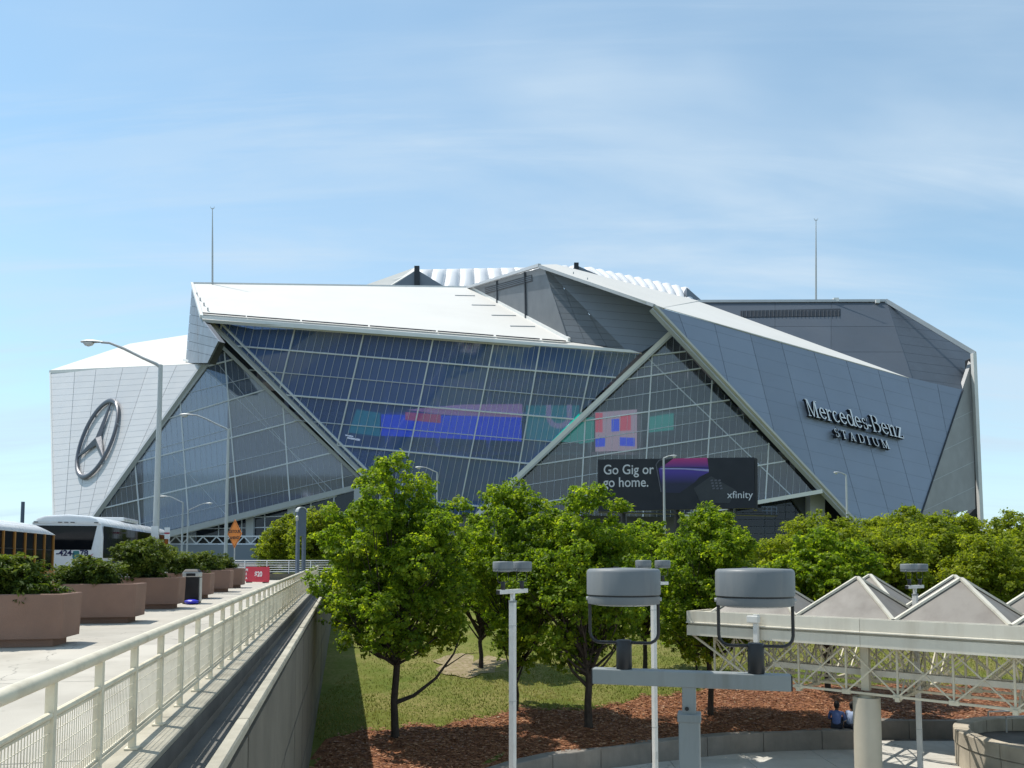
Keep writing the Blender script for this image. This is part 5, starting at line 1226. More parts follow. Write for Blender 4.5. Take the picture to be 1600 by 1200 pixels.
# ---------------------------------------------------------------- twin drum lamps
def drum_lamp(label, x, y, rz, dz):
    t = thing('twin_drum_lamp', label, 'lamp post', (0, 0, 0), 0, 'twin drum lamps over the plaza')
    mb = MB(); mb.box(-.06, .06, -.06, .06, -.02, 5.14); lp = mb.build('post', M_postgrey, t, bevel=.008)
    mb = MB(); mb.box(-.066, .066, -.066, .066, 5.10, 5.145); mb.build('post_cap', M_postgrey, lp, bevel=.004)
    mb = MB(); mb.box(-.039, .039, -.039, .039, 5.14, 5.30); mb.build('spigot', M_postgrey, t, bevel=.005)
    mb = MB(); mb.lathe((0, 0, 0), [(.011, 0), (.011, .006)], 10); bm_ = mb
    mb = MB(); mb.tube([(-.012, -.038, 5.175), (-.012, -.046, 5.175)], .012, 10); mb.build('bolt', M_black, lp)
    mb = MB(); mb.box(-.56, .56, -.045, .045, 5.295, 5.385); cb = mb.build('crossbar', M_postgrey, t, bevel=.006)
    mb = MB(); mb.box(-.035, .035, -.0635, -.06, .55, .75); mb.build('access_cover', M_steel, lp)
    for z in (1.4, 3.0, 4.6): mb = MB(); mb.box(-.0635, .0635, -.0635, .0635, z, z+.02); mb.build('strap', M_steel, lp)
    for sx in (-1, 1): mb = MB(); mb.box(min(sx*.56, sx*.566), max(sx*.56, sx*.566), -.044, .044, 5.298, 5.382); mb.build('end_cap', M_black, cb)
    for sx in (-.375, .375):
        mb = MB(); mb.lathe((sx, 0, 0), [(.0, 5.768), (.195, 5.768), (.212, 5.772), (.214, 5.777), (.214, 5.815), (.209, 5.818), (.209, 5.824), (.219, 5.827), (.219, 5.958), (.214, 5.972), (.203, 5.979), (0, 5.986)], 56)
        dr = mb.build('drum', M_lampgrey, t, smooth=True, fixn=True)
        mb = MB(); mb.lathe((sx, 0, 0), [(.2115, 5.8165), (.2115, 5.8255)], 48); mb.build('seam', M_black, dr)
        mb = MB(); mb.lathe((sx, 0, 0), [(.16, 5.762), (.16, 5.77)], 32); mb.build('lens', M_intl, dr)
        mb = MB(); mb.tube([(sx-.05, .05, 5.984), (sx-.05, .05, 5.992)], .016, 10); mb.build('screw', M_black, dr)
        mb = MB(); pts = [(sx-.203, 0, 5.80), (sx-.203, 0, 5.60)] + [(sx-.203+.06*(1-math.cos(R(a))), 0, 5.60-.06*math.sin(R(a))) for a in (25, 50, 75, 90)] + [(sx+.203-.06*(1-math.cos(R(a))), 0, 5.60-.06*math.sin(R(a))) for a in (90, 75, 50, 25)] + [(sx+.203, 0, 5.60), (sx+.203, 0, 5.80)]
        mb.tube(pts, .0095, 8); yk = mb.build('yoke', M_black, t, smooth=True)
        for e in (-1, 1): mb = MB(); mb.tube([(sx+e*.196, 0, 5.80), (sx+e*.224, 0, 5.80)], .011, 8); mb.build('bolt', M_steel, yk)
        mb = MB(); mb.lathe((sx, 0, 0), [(.044, 5.385), (.047, 5.39), (.046, 5.55), (.042, 5.556), (0, 5.557)], 24); mb.build('socket', M_black, t, smooth=True, fixn=True)
    t.location = (x, y, dz); t.rotation_euler = (0, 0, rz); return t
l0 = drum_lamp('nearest twin drum lamp with big grey drums and a wide grey crossbar', 1.03, 4.52, R(-14.7), -.012)
def lampcopy(label, px, Y, rz, dz):
    c = dup(l0, (gp(px, Y), Y, dz), rz, label)
    for ch in c.children:
        if ch.type == 'MESH' and ch.name.split('.')[0] in ('post', 'spigot', 'crossbar'):
            ch.data = ch.data.copy() if ch.data.users > 9 else ch.data; ch.material_slots[0].link = 'OBJECT'; ch.material_slots[0].material = M_postwhite
    return c
lampcopy('slim white twin drum lamp whose drums overlap, before the small dark maple', 801, 16.6, R(57), .055)
lampcopy('white twin drum lamp half hidden behind the nearest lamp\'s left drum', 1020, 21.4, R(35), .10)
lampcopy('twin drum lamp standing behind the canopy truss, its drums above the roof', 1427, 21.6, R(42), .0)

# ---------------------------------------------------------------- cobra head street lamps
def street_lamp(label, base, H, arm, ang, hl=.75, r0=.12, group='tall street lamps', double=False):
    """base: foot point; arm: reach of the arm; ang: heading of the arm"""
    t = thing('street_lamp', label, 'street lamp', tuple(base), 0, group)
    b = Vector(base); d = Vector((math.cos(ang), math.sin(ang), 0)); up = Vector((0, 0, 1))
    mb = MB(); mb.tube([b, b+up*H*.5, b+up*H], [r0, r0*.82, r0*.62], 12); mb.build('pole', M_steel, t, smooth=True)
    mb = MB(); mb.lathe(b, [(r0*2.2, 0), (r0*2.2, .06), (r0*1.3, .25), (r0*1.0, .3)], 16); mb.build('base', M_steel, t, smooth=True)
    rise = arm*.38
    pts = [b+up*(H-.15), b+up*(H+.02)+d*arm*.06, b+up*(H+rise*.30)+d*arm*.30, b+up*(H+rise*.72)+d*arm*.62, b+up*(H+rise*.97)+d*arm*.86, b+up*(H+rise)+d*arm]
    mb = MB(); mb.tube(pts, [r0*.5]*2+[r0*.42]*2+[r0*.36]*2, 8); mb.build('arm', M_steel, t, smooth=True)
    c = pts[-1]; side = up.cross(d)
    def ring(x, w_, zt, zb): return [c+d*x+side*w_*math.cos(a)+up*((zt if math.sin(a) > 0 else zb)*abs(math.sin(a))) for a in [2*math.pi*k/14 for k in range(14)]]
    mb = MB(); mb.loft([ring(-.10, .06, .05, .05), ring(0.02, .08, .06, .06), ring(hl*.3, .13, .11, .09), ring(hl*.6, .17, .13, .06), ring(hl*.9, .14, .09, .03), ring(hl, .05, .04, .01)], caps=True)
    hd = mb.build('lamp_head', M_steel, t, smooth=True, fixn=True)
    mb = MB(); gl = []
    for x, w_, z in ((hl*.38, .10, .04), (hl*.45, .13, .14), (hl*.62, .14, .19), (hl*.78, .12, .14), (hl*.86, .09, .03)):
        gl.append([c+d*x+side*w_*math.cos(a)+up*(-.02-(z)*max(0, -math.sin(a))) for a in [2*math.pi*k/12 for k in range(12)]])
    mb.loft(gl, caps=True); mb.build('lens', M_intl, hd, smooth=True, fixn=True)
    return t
def lampat(label, px, pytop, Y, zbase, hpx, hpy, **k):
    top = P(px, pytop, Y); base = Vector((top.x, Y, zbase)); hd = P(hpx, hpy, Y)
    arm = abs(hd.x-top.x); return street_lamp(label, base, top.z-zbase, arm, 0 if hd.x > top.x else math.pi, **k)
lampat('tallest street lamp, in front of the star wall, arm reaching left', 251, 570, 36, zd(37), 158, 536, hl=.98, r0=.155)
lampat('street lamp before the grey glass gable, arm reaching left, beside the detour sign', 357, 670, 58, 4.75, 300, 648, hl=.95, r0=.14)
lampat('distant street lamp in front of the blue glass whose lower brace crosses its pole', 683, 738, 92, 3.4, 663, 710, hl=1.1, r0=.14)
lampat('street lamp in front of the black billboard with a short arm to the right', 1037, 716, 74, 3.4, 1046, 705, hl=.75, r0=.15)
lampat('street lamp in front of the lettered wall with a short arm to the left', 1322, 742, 90, 3.4, 1312, 723, hl=.75, r0=.15)
lampat('thin distant street lamp right of the tallest lamp with a double arm', 286, 785, 110, 4.0, 262, 770, hl=1.2, r0=.16)
lampat('thin distant street lamp with an arm reaching right, before the grey glass gable', 294, 797, 112, 4.0, 322, 783, hl=1.0, r0=.14)
p_ = P(36, 784, 140); mb = MB(); mb.tube([(p_.x, 140, 3), (p_.x, 140, p_.z)], [.35, .3], 8); tag(mb.build('pole', M_slate), 'dark distant pole standing alone against the sky left of the stadium', 'pole')

# small signs on the tallest lamp
for (x0, x1, y0, y1, l, kk) in [(236, 247, 822, 840, 'white narrow sign on the left of the tallest lamp pole, above the shrub', 0), (257, 265, 824, 842, 'white sign with a red band right of the tallest lamp pole', 1)]:
    Y = 35.6; a, b, c2, d2 = P(x0, y1, Y), P(x1, y1, Y), P(x1, y0, Y), P(x0, y0, Y)
    t = thing('parking_sign', l, 'sign', tuple((a+b)/2)); mb = MB(); mb.prism([a, b, c2, d2], (0, .03, 0)); mb.build('plate', M_white, t)
    pp = P(251, y0, 35.84); mb = MB(); mb.bar(((a+c2)/2)+Vector((0, .045, 0)), Vector((pp.x, 35.75, ((a+c2)/2).z)), .05, .03, (0, 1, 0)); mb.build('bracket', M_steel, t)
    if kk: mb = MB(); mb.prism([a.lerp(d2, .42)-Vector((0, .004, 0)), b.lerp(c2, .42)-Vector((0, .004, 0)), b.lerp(c2, .56)-Vector((0, .004, 0)), a.lerp(d2, .56)-Vector((0, .004, 0))], (0, .01, 0)); mb.build('band', M_crim, t)

# detour sign
Y = 50; ctr = P(366.5, 834, Y); hwS, hhS = .56, .94
t = thing('detour_sign', 'orange diamond detour sign before the glass gable', 'sign', (ctr.x, ctr.y, zd(50)))
X_ = Vector((.86, -.51, 0)); N_ = Vector((-.51, -.86, 0)); up = Vector((0, 0, 1)); hx = hwS/.86*1.05
def dia(k, o): return [ctr+X_*hx*k+N_*o, ctr+up*hhS*k+N_*o, ctr-X_*hx*k+N_*o, ctr-up*hhS*k+N_*o]
mb = MB(); mb.prism(dia(1.0, 0), -N_*.03); mb.build('plate', M_orange, t)
mb = MB()
d1, d2 = dia(.93, .004), dia(.89, .004)
for k in range(4): mb.prism([d1[k], d1[(k+1) % 4], d2[(k+1) % 4], d2[k]], -N_*.006)
mb.build('border', M_signblack, t)
put_text('lettering', 'DETOUR', M_signblack, t, ctr+N_*.006+up*.06, X_, up, .27, .004, 'CENTER', .98, .006)
put_text('lettering', 'AHEAD', M_signblack, t, ctr+N_*.006-up*.34, X_, up, .27, .004, 'CENTER', .98, .006)
mb = MB(); mb.bar((ctr.x, ctr.y+.06, zd(50)-.3), (ctr.x, ctr.y+.06, ctr.z+.6), .06, .06, (0, 1, 0)); mb.build('post', M_steel, t)

# ---------------------------------------------------------------- billboard
Yb = 78; M_board = mat('board_black', (0.010, 0.012, 0.020), .45, .1, .5)
def ramp_print(name, c0, c1, axis_z0, axis_z1):
    m = bpy.data.materials.new(name); m.use_nodes = True; t_ = m.node_tree; b = t_.nodes['Principled BSDF']; g = t_.nodes.new('ShaderNodeNewGeometry'); sp = t_.nodes.new('ShaderNodeSeparateXYZ')
    t_.links.new(g.outputs['Position'], sp.inputs[0]); r = t_.nodes.new('ShaderNodeMapRange'); r.inputs[1].default_value = axis_z0; r.inputs[2].default_value = axis_z1; t_.links.new(sp.outputs[2], r.inputs[0])
    x = t_.nodes.new('ShaderNodeMix'); x.data_type = 'RGBA'; t_.links.new(r.outputs[0], x.inputs[0]); x.inputs[6].default_value = c0+(1,); x.inputs[7].default_value = c1+(1,)
    t_.links.new(x.outputs[2], b.inputs['Base Color']); b.inputs['Roughness'].default_value = .5; return m
pB = Plane(P(932, 717, Yb), P(1181, 714, Yb-1.5), P(932, 800, Yb))
t = thing('billboard', 'black billboard with white words and a magenta light streak before the glass gable', 'billboard', tuple(pB.at(1060, 790)*1.0))
def flat(name, m, pts, off, th=.02): mb = MB(); mb.prism([pB.at(x, y, off) for x, y in pts], -pB.n*th); return mb.build(name, m, t)
flat('board', M_board, [(934, 718), (1178, 714.5), (1180, 794), (935, 799)], 0, .5)
mb = MB(); mb.prism([pB.at(1179.5, 715, -.1), pB.at(1184, 717, -.1), pB.at(1184.5, 797, -.1), pB.at(1180.5, 796, -.1)], -pB.n*1.2); mb.build('side_frame', M_black, t)
m1 = ramp_print('magenta_print', (0.05, 0.025, 0.22), (0.44, 0.03, 0.19), pB.at(1060, 731).z, pB.at(1060, 717).z)
m2 = ramp_print('violet_print', (0.012, 0.014, 0.05), (0.065, 0.035, 0.30), pB.at(1060, 756).z, pB.at(1060, 737).z)
M_frame = mat('print_grey', (0.11, 0.11, 0.14), .5); M_dev = mat('print_device', (0.035, 0.038, 0.046), .5); M_pale = mat('print_pale', (0.30, 0.30, 0.55), .5); M_word = mat('print_white', (0.62, 0.62, 0.66), .5)
flat('light_streak', m1, [(1038, 727), (1052, 716.5), (1105, 715.2), (1107, 731), (1075, 729.5), (1030, 730.5)], .025)
flat('light_streak', m2, [(1029, 731.5), (1075, 730.5), (1107, 732), (1107.5, 738), (1093, 745), (1085, 754), (1062, 770), (1034, 770)], .025)
flat('light_streak', M_pale, [(1032, 731.3), (1060, 731.2), (1107.2, 733.4), (1107.4, 736.8), (1070, 733.6), (1032, 733.2)], .05)
flat('device_print', M_dev, [(1084, 763), (1111, 744), (1150, 766), (1140, 786), (1095, 786)], .03)
for i in range(4):
    for j in range(3): flat('device_vent', M_frame, [(1110+6*j+i*1.0, 750+4.2*i), (1113.5+6*j+i*1.0, 749+4.2*i), (1114+6*j+i*1.0, 751.4+4.2*i), (1110.5+6*j+i*1.0, 752.4+4.2*i)], .06)
for (a, b) in (((1030, 719), (1025, 726)), ((1025, 726), (1033, 769)), ((1030, 719), (1050, 715.8))):
    mb = MB(); mb.bar(pB.at(*a, .035), pB.at(*b, .035), .10, .03, pB.n); mb.build('print_outline', M_frame, t)
dx = (pB.at(1100, 744)-pB.at(1000, 745)).normalized(); dy = pB.n.cross(dx)
k_ = (pB.at(942, 742)-pB.at(942, 722.5)).length
put_text('lettering', 'Go Gig or', M_word, t, pB.at(942.5, 741.3, .05), dx, dy, 1.20*k_*.92, .03, 'LEFT', .86, .012)
put_text('lettering', 'go home.', M_word, t, pB.at(942.5, 761, .05), dx, dy, 1.20*k_*.92, .03, 'LEFT', .86, .012)
put_text('lettering', 'xfinity', M_word, t, pB.at(1136, 778.5, .05), dx, dy, k_*.80, .03, 'LEFT', 1.0)
bz = pB.at(1060, 797)
for px in (975, 1060, 1145):
    q0 = pB.at(px, 797, -.9); mb = MB(); mb.tube([(q0.x, q0.y, 3.0), (q0.x, q0.y, q0.z+3)], .3, 10); mb.build('support', M_black, t)
mb = MB(); mb.bar(pB.at(935, 801, .5), pB.at(1212, 806, .5), .8, .12, (0, 0, 1)); mb.build('catwalk', M_black, t)
for x in (1196, 1203, 1211): mb = MB(); mb.bar(pB.at(x, 805, .6), pB.at(x, 793, .6), .07, .07, pB.n); mb.build('catwalk_post', M_slate, t)
for y in (793, 799): mb = MB(); mb.bar(pB.at(1188, y-.5, .6), pB.at(1211, y, .6), .07, .07, pB.n); mb.build('catwalk_rail', M_slate, t)

# ---------------------------------------------------------------- pyramid roofed canopy
E0 = Vector((5.42, 24.0, 0)); ET = Vector((.74, -.673, 0)); EP = Vector((.673, .74, 0))     # front edge start, along it, and back from it
ZB, ZF0, ZF1 = 2.50, 3.78, 4.52
def cq(t_, p_, z): return E0 + ET*t_ + EP*p_ + Vector((0, 0, z))
cn = thing('canopy', 'cream steel canopy with grey pyramid skylights over an open lattice truss', 'canopy', tuple(cq(5.2, 3, 0)))
TL, PL_ = 14.0, 8.6
def cb(mb, name, m, parent=None, **k): return mb.build(name, m, parent or cn, **k)
def cbar(a, b, w_, d_=None): mb = MB(); mb.bar(a, b, w_, d_ or w_, (0, 0, 1)); return mb
# fascia boards in lengths, with the shadow slot between upper and lower board
seg = [0, 5.15, 9.05, TL]
for a, b in zip(seg, seg[1:]):
    for (z0, z1, p0) in ((4.16, ZF1, 0.0), (ZF0, 4.085, 0.0), (4.085, 4.16, 0.09)):
        mb = MB(); mb.prism([cq(a+.005, p0, z0), cq(b-.005, p0, z0), cq(b-.005, p0+.12, z0), cq(a+.005, p0+.12, z0)], (0, 0, z1-z0)); cb(mb, 'fascia_board', M_canopy)
    mb = MB(); mb.prism([cq(a+.005, -.05, 4.155), cq(b-.005, -.05, 4.155), cq(b-.005, .1, 4.19), cq(a+.005, .1, 4.19)], (0, 0, .03)); cb(mb, 'fascia_lip', M_canopy)
for (z0, z1, t0) in ((4.16, ZF1, 0), (ZF0, 4.085, 0), (4.085, 4.16, .09)):
    mb = MB(); mb.prism([cq(t0, .12, z0), cq(t0+.12, .12, z0), cq(t0+.12, 2.84, z0), cq(t0, 2.84, z0)], (0, 0, z1-z0)); cb(mb, 'fascia_board', M_canopy)
for (p_, t0) in ((2.84, .0), (5.28, 2.0), (8.1, 2.0)):
    mb = MB(); mb.prism([cq(t0, p_, ZF0), cq(TL+1.5, p_, ZF0), cq(TL+1.5, p_+.12, ZF0), cq(t0, p_+.12, ZF0)], (0, 0, ZF1-ZF0)); cb(mb, 'fascia_board', M_canopy)
mb = MB(); mb.prism([cq(2.0, 5.40, ZF0), cq(2.12, 5.40, ZF0), cq(2.12, 8.1, ZF0), cq(2.0, 8.1, ZF0)], (0, 0, ZF1-ZF0)); cb(mb, 'fascia_board', M_canopy)
mm = 2.6
mb = MB()
for k in range(-1, 6):
    for j in range(4): pass
# flat roof ring and the pyramids
mb = MB(); mb.prism([cq(.12, .12, 4.40), cq(.75, .12, 4.40), cq(.75, 2.83, 4.40), cq(.12, 2.83, 4.40)], (0, 0, .08)); cb(mb, 'roof_deck', M_canopy)
for i in range(5):
    for j in range(2):
        t0, p0 = .75+i*mm+1.3*j, .16+j*5.26; ap = cq(t0+mm/2, p0+mm/2, 5.58)
        cs = [cq(t0+.03, p0+.03, 4.50), cq(t0+mm-.03, p0+.03, 4.50), cq(t0+mm-.03, p0+mm-.03, 4.50), cq(t0+.03, p0+mm-.03, 4.50)]
        mb = MB()
        for k in range(4): mb.poly([cs[k], cs[(k+1) % 4], ap])
        mb.poly([c_ - Vector((0, 0, .1)) for c_ in cs][::-1])
        for k in range(4): mb.poly([cs[k]-Vector((0, 0, .1)), cs[(k+1) % 4]-Vector((0, 0, .1)), cs[(k+1) % 4], cs[k]])
        py = cb(mb, 'roof_pyramid', M_skylight, fixn=True)
        for k in range(4):
            nrm = (ap-cs[k]).cross(Vector((0, 0, 1))).cross(ap-cs[k]).normalized()
            mb = MB(); mb.bar(cs[k]+nrm*.03, ap+nrm*.03, .105, .06, nrm); cb(mb, 'ridge_cap', M_canopy, py)
        mb = MB()
        for k in range(4): mb.bar(cs[k]+Vector((0, 0, .01+.003*k)), cs[(k+1) % 4]+Vector((0, 0, .01+.003*k)), .10, .05, (0, 0, 1))
        cb(mb, 'curb_frame', M_canopy, py)
# lattice trusses
def truss(a, b, n, first=False):
    """from a to b at the top; n half bays; alternate panel points go down"""
    d = (b-a)/n; nd = Vector((0, 0, ZB)); tr_ = cb(cbar(a, b, .09, .07), 'truss_chord', M_trussp)
    lo = lambda k: a + d*k + Vector((0, 0, ZB-ZF0))
    mb = cbar(lo(0) if False else lo(0.0), lo(n), .085, .06); cb(mb, 'truss_chord', M_trussp, tr_)
    for k in range(n+1):
        mb = cbar(a+d*k-Vector((0, 0, .03)), lo(k)+Vector((0, 0, .03)), .048); cb(mb, 'strut', M_trussp, tr_)
        if k < n: mb = cbar(a+d*k+Vector((0, 0, -.03)), lo(k+1), .036); cb(mb, 'diagonal', M_trussp, tr_)
        if k > 0: mb = cbar(a+d*k+d.cross(Vector((0, 0, 1))).normalized()*.045-Vector((0, 0, .03)), lo(k-1)+d.cross(Vector((0, 0, 1))).normalized()*.045, .036); cb(mb, 'diagonal', M_trussp, tr_)
        mb = MB(); mb.obox(lo(k)+Vector((0, 0, .0)), d.normalized()*.11, d.cross(Vector((0, 0, 1))).normalized()*.055, (0, 0, .06)); cb(mb, 'gusset', M_trussp, tr_)
off0 = .75
for p_ in (.35, .35+mm*.5, .35+mm, .35+mm*1.5, .35+2*mm): truss(cq(off0, p_, ZF0+.02), cq(off0+5*mm-.0, p_, ZF0+.02), 10)
for i in range(6): truss(cq(off0+i*mm, .36, ZF0-.04), cq(off0+i*mm, .34+2*mm, ZF0-.04), 4)
for (a, b) in ((cq(.1, .2, ZF0), cq(off0+1.3, .35, ZB+.02)), (cq(.1, .35+mm, ZF0), cq(off0+1.3, .35+mm, ZB+.02))): cb(cbar(a, b, .06), 'diagonal', M_trussp)
# open lattice screen under the right half
lt = None
for k in range(15):
    a = cq(8.2+.28*k, 3.2, ZF0-.1); b = cq(8.2+.28*k+1.1, 3.2, ZB+.1)
    o = cb(cbar(a, b, .05, .03), 'lattice_bar', M_trussp)
    a = cq(8.2+.28*k+1.1, 3.26, ZF0-.1); b = cq(8.2+.28*k, 3.26, ZB+.1); cb(cbar(a, b, .05, .03), 'lattice_bar', M_trussp)
# white bracket post on the front edge and the channel it carries
mb = MB(); mb.obox(cq(2.33, -.14, 3.86), ET*.065, EP*.065, (0, 0, .66)); bp2 = cb(mb, 'bracket_post', M_postwhite)
mb = MB(); mb.obox(cq(2.26, -.16, 4.38), ET*.17, EP*.10, (0, 0, .10)); cb(mb, 'bracket_head', M_postwhite, bp2, bevel=.02)
cb(cbar(cq(2.4, .9, 3.02), cq(12.5, .9, 3.02), .22, .16), 'channel', M_canopy)
# columns
for (t_, p_) in ((5.10, .55), (12.9, .55)):
    c_ = cq(t_, p_, 0); mb = MB(); mb.lathe(c_, [(.345, -.02), (.345, 2.40)], 40); col = cb(mb, 'column', M_column, smooth=True, fixn=True)
    mb = MB(); mb.lathe(c_, [(.2, 2.40), (.2, 2.47)], 20); cb(mb, 'bearing', M_trussp, col)
    mb = MB(); mb.obox(c_+Vector((0, 0, 3.2)), ET*.10, EP*.10, (0, 0, .62)); cb(mb, 'hanger_post', M_trussp, col)

# ---------------------------------------------------------------- round concrete planter ring with step light, and pipe handrails
rc_ = Vector((15.95, 22.4, 0)); rad = 2.85
t = thing('planter_ring', 'round raised concrete ring at the right edge with a small square light in its side', 'planter', tuple(rc_))
nS = 16
for k in range(nS):
    a0, a1 = 2*math.pi*k/nS+.004, 2*math.pi*(k+1)/nS-.004
    for (z0, z1, ro, ri) in ((.67, 1.06, rad, rad-.42), (-.1, .645, rad-.03, rad-.40)):
        rings = []
        for i in range(7):
            a = a0+(a1-a0)*i/6; c_, s_ = math.cos(a), math.sin(a)
            rings.append([rc_+Vector((c_*r, s_*r, z)) for r, z in ((ro, z0), (ro, z1-.02), (ro-.02, z1), (ri+.02, z1), (ri, z1-.02), (ri, z0))])
        mb = MB(); mb.loft(rings, caps=True); mb.build('rim_block' if z0 > 0 else 'wall_block', M_ring, t, fixn=True)
mb = MB(); mb.lathe(rc_, [(rad-.33, .0), (rad-.33, .66)], 48); mb.build('liner', M_gutter, t)
mb = MB(); mb.lathe(rc_, [(0, .25), (rad-.34, .25)], 32); mb.build('soil', M_soil, t)
an = math.atan2(P(1541, 1165, 20.4).y-rc_.y, P(1541, 1165, 20.4).x-rc_.x); an = math.pi + .80
def ringp(a, r, z): return rc_+Vector((math.cos(a)*r, math.sin(a)*r, z))
dr_ = Vector((math.cos(an), math.sin(an), 0)); td = Vector((-dr_.y, dr_.x, 0))
mb = MB(); mb.obox(ringp(an, rad+.012, .845), td*.21, dr_*.02, (0, 0, .17)); sl = mb.build('step_light', M_steel, t)
mb = MB(); mb.obox(ringp(an, rad+.033, .845), td*.10, dr_*.006, (0, 0, .085)); mb.build('lens', M_black, sl)
for k, (px0, px1, py0, py1, Y) in enumerate([(1544, 1640, 1112, 1108, 25.8), (1572, 1660, 1120, 1116, 24.6)]):
    a, b = P(px0, py0, Y), P(px1, py1, Y+.3); mb = MB()
    mb.tube([(a.x, a.y, .2), (a.x, a.y, a.z-.06), a, b, (b.x, b.y, .2)], .026, 8)
    tag(mb.build('handrail', M_postwhite, None, smooth=True), ['pipe handrail behind the concrete ring, the longer and farther one', 'pipe handrail behind the concrete ring, the nearer and lower one'][k], 'handrail')

# ---------------------------------------------------------------- two people on the end of the seat wall
M_skin = mat('skin', (0.10, 0.055, 0.035), .55, .08, 4); M_hair = mat('hair', (0.012, 0.010, 0.009), .7, .2, 20)
M_shirt1 = mat('shirt_blue', (0.10, 0.15, 0.34), .85, .1, 6); M_shirt2 = mat('shirt_pale', (0.30, 0.37, 0.52), .85, .1, 6); M_trou = mat('trousers', (0.025, 0.03, 0.045), .9, .2, 6); M_shoe = mat('shoes', (0.03, 0.025, 0.022), .6)
def skin_mesh(name, m, joints, edges, parent, sub=2):
    me = bpy.data.meshes.new(name); keys = list(joints); idx = {k: i for i, k in enumerate(keys)}
    me.from_pydata([joints[k][0] for k in keys], [(idx[a], idx[b]) for a, b in edges], []); me.materials.append(m)
    o = link(name, me, parent); sk = o.modifiers.new('skin', 'SKIN'); sk.use_smooth_shade = True
    lay = me.skin_vertices[0] if me.skin_vertices else None
    if lay is None:
        bm = bmesh.new(); bm.from_mesh(me); bm.verts.layers.skin.verify(); bm.to_mesh(me); bm.free(); lay = me.skin_vertices[0]
    for k in keys:
        r = joints[k][1]; lay.data[idx[k]].radius = r if isinstance(r, tuple) else (r, r); lay.data[idx[k]].use_root = (k == keys[0])
    sb_ = o.modifiers.new('smooth', 'SUBSURF'); sb_.levels = sub; sb_.render_levels = sub; return o
def sitter(label, x, y, zseat, rz, shirt, lean, feet, head_turn, armside):
    """seated figure: local +y is where it faces, origin on the seat"""
    t = thing('person', label, 'person', (0, 0, 0), 0, 'people sitting on the seat wall')
    L = lean
    J = dict(pelvis=((0, 0, .10), (.15, .115)), waist=((0, .02+L*.2, .26), (.135, .10)), chest=((0, .03+L*.6, .43), (.17, .115)), neck0=((0, .02+L, .56), (.075, .07)))
    E = [('pelvis', 'waist'), ('waist', 'chest'), ('chest', 'neck0')]
    hands = {}
    for sd, n_ in ((-1, 'l'), (1, 'r')):
        J['sh'+n_] = ((sd*.19, .02+L*.9, .51), (.062, .06)); J['el'+n_] = ((sd*.25, .10+L*1.0, .27), (.048, .046))
        J['wr'+n_] = ((sd*.13, .33+L, .22), (.030, .030)); E += [('chest', 'sh'+n_), ('sh'+n_, 'el'+n_), ('el'+n_, 'wr'+n_)]
    body = skin_mesh('shirt', shirt, J, E, t)
    leg = dict(hip=((0, .02, .08), (.14, .10))); E = []
    for sd, n_ in ((-1, 'l'), (1, 'r')):
        leg['th'+n_] = ((sd*.10, .06, .08), (.085, .080)); leg['kn'+n_] = ((sd*.13, .45, feet[0]), (.062, .062)); leg['an'+n_] = ((sd*.12, .45+feet[2], feet[1]), (.042, .045))
        E += [('hip', 'th'+n_), ('th'+n_, 'kn'+n_), ('kn'+n_, 'an'+n_)]
    skin_mesh('trousers', M_trou, leg, E, t)
    for sd in (-1, 1):
        mb = MB(); rings = []
        for (yy, w_, h) in ((-.07, .03, .05), (-.04, .043, .085), (.05, .045, .08), (.14, .048, .055), (.20, .03, .03)):
            rings.append([Vector((sd*.12+w_*math.cos(a), .45+feet[2]+yy, feet[1]-.065+h*max(0, math.sin(a)))) for a in [2*math.pi*k/10 for k in range(10)]])
        mb.loft(rings, caps=True); mb.build('shoe', M_shoe, t, fixn=True, smooth=True)
    # head with face
    hc = Vector((0, .05+L*1.1, .72)); rings = []
    cr, sr = math.cos(head_turn), math.sin(head_turn)
    def hr(v): return hc + Vector((v.x*cr-v.y*sr, v.x*sr+v.y*cr, v.z))
    for (z, w_, dF, dB) in ((-.20, .050, .045, .055), (-.135, .050, .05, .06), (-.115, .048, .092, .065), (-.09, .060, .100, .07), (-.05, .070, .098, .082), (0, .075, .094, .098), (.05, .077, .092, .100), (.085, .068, .078, .088), (.11, .045, .05, .06), (.122, .015, .018, .02)):
        rings.append([hr(Vector((w_*math.cos(a), (dF if math.sin(a) > 0 else dB)*math.sin(a), z))) for a in [2*math.pi*k/18 for k in range(18)]])
    mb = MB(); mb.loft(rings, caps=True)
    mb.loft([[hr(Vector((x*.012+sx, .090+y_, z))) for x, sx in ((-1, 0), (1, 0), (1.4, 0), (-1.4, 0))] for z, y_ in ((.02, 0), (-.02, .018), (-.035, .02), (-.042, .0))], caps=True)
    for sd in (-1, 1): mb.lathe(hr(Vector((sd*.078, -.005, -.01))), [(.0, -.03), (.013, -.025), (.016, 0), (.012, .03), (0, .034)], 8)
    head = mb.build('head', M_skin, t, fixn=True, smooth=True)
    for sd in (-1, 1): mb = MB(); mb.lathe(hr(Vector((sd*.03, .086, .005))), [(0, -.008), (.009, -.004), (.009, .004), (0, .008)], 8); mb.build('eye', M_hair, head)
    mb = MB(); mb.obox(hr(Vector((0, .098, -.072))), hr(Vector((.022, 0, 0)))-hc, hr(Vector((0, .004, 0)))-hc, (0, 0, .004)); mb.build('mouth', M_hair, head)
    rings = []
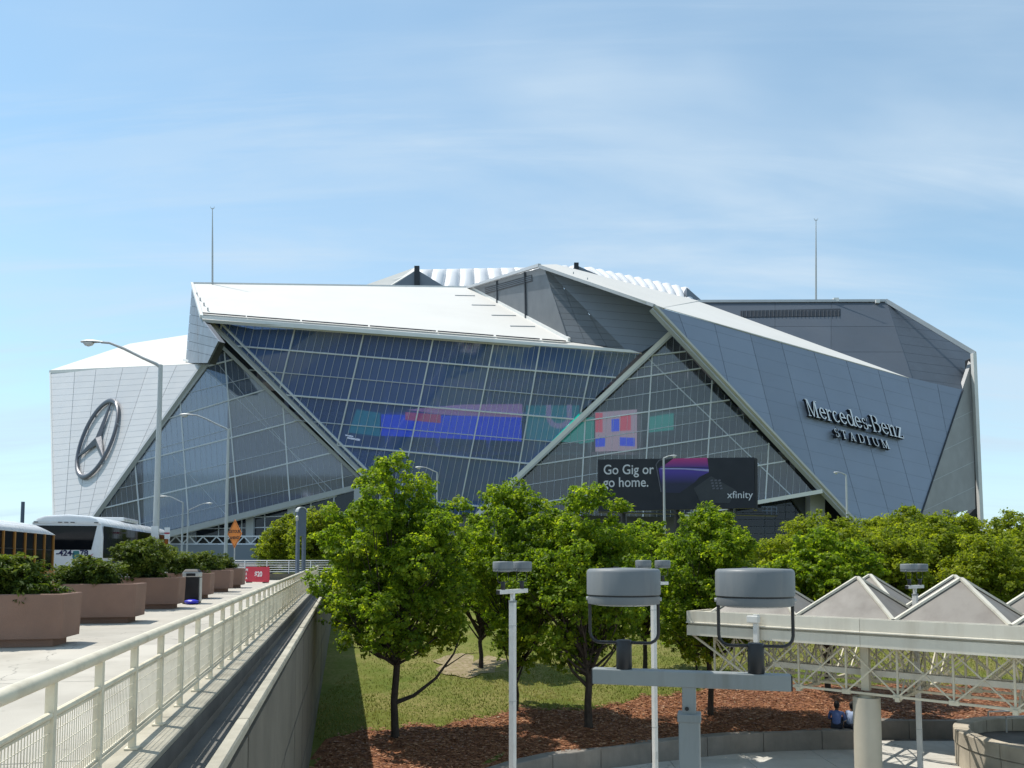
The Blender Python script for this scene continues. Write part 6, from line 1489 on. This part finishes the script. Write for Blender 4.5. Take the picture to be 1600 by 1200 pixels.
    for (z, w_, dF, dB) in ((-.09, .064, -.03, .085), (-.03, .082, -.01, .100), (.03, .086, .02, .110), (.06, .086, .098, .110), (.10, .072, .085, .095), (.13, .045, .055, .06), (.142, .012, .015, .018)):
        rings.append([hr(Vector((w_*math.cos(a), (dF*math.sin(a) if math.sin(a) > 0 else dB*math.sin(a)), z))) for a in [2*math.pi*k/18 for k in range(18)]])
    mb = MB(); mb.loft(rings, caps=True); mb.build('hair', M_hair, head, fixn=True, smooth=True)
    # hands: palm, four fingers, thumb, resting together over the lap
    for sd, n_ in ((-1, 'l'), (1, 'r')):
        wv = Vector(J['wr'+n_][0]); hj = dict(w=((wv.x, wv.y-.01, wv.z), .024), p=((wv.x-sd*.02, wv.y+.05, wv.z-.015), (.036, .018))); he = [('w', 'p')]
        for f, (ox, ln) in enumerate(((-.030, .070), (-.010, .080), (.010, .076), (.030, .060))):
            b0 = Vector((wv.x-sd*.02+ox, wv.y+.075, wv.z-.018)); hj['a%d' % f] = (tuple(b0), .0095); hj['b%d' % f] = (tuple(b0+Vector((0, ln*.5, -.015))), .0085); hj['c%d' % f] = (tuple(b0+Vector((0, ln*.72, -.045))), .007)
            he += [('p', 'a%d' % f), ('a%d' % f, 'b%d' % f), ('b%d' % f, 'c%d' % f)]
        tb = Vector((wv.x-sd*.05, wv.y+.03, wv.z-.01)); hj['t0'] = (tuple(tb), .011); hj['t1'] = (tuple(tb+Vector((-sd*.03, .035, -.01))), .009); he += [('w', 't0'), ('t0', 't1')]
        skin_mesh('hand', M_skin, hj, he, t, 1)
    mb = MB(); mb.tube([(0, .02+L, .53), (0, .04+L*1.08, .64)], [.055, .05], 12); mb.build('neck', M_skin, t, smooth=True)
    t.location = (x, y, zseat); t.rotation_euler = (0, 0, rz); return t
sitter('person in a pale blue shirt sitting at the wall end, next to the column', 11.06, 25.52, .60, R(-62), M_shirt2, .10, (.06, -.48, .05), -.2, 1)
sitter('person in a darker blue shirt sitting on the wall, left of the other', 10.62, 25.5, .60, R(-28), M_shirt1, .15, (.30, .02, -.02), .3, 1)
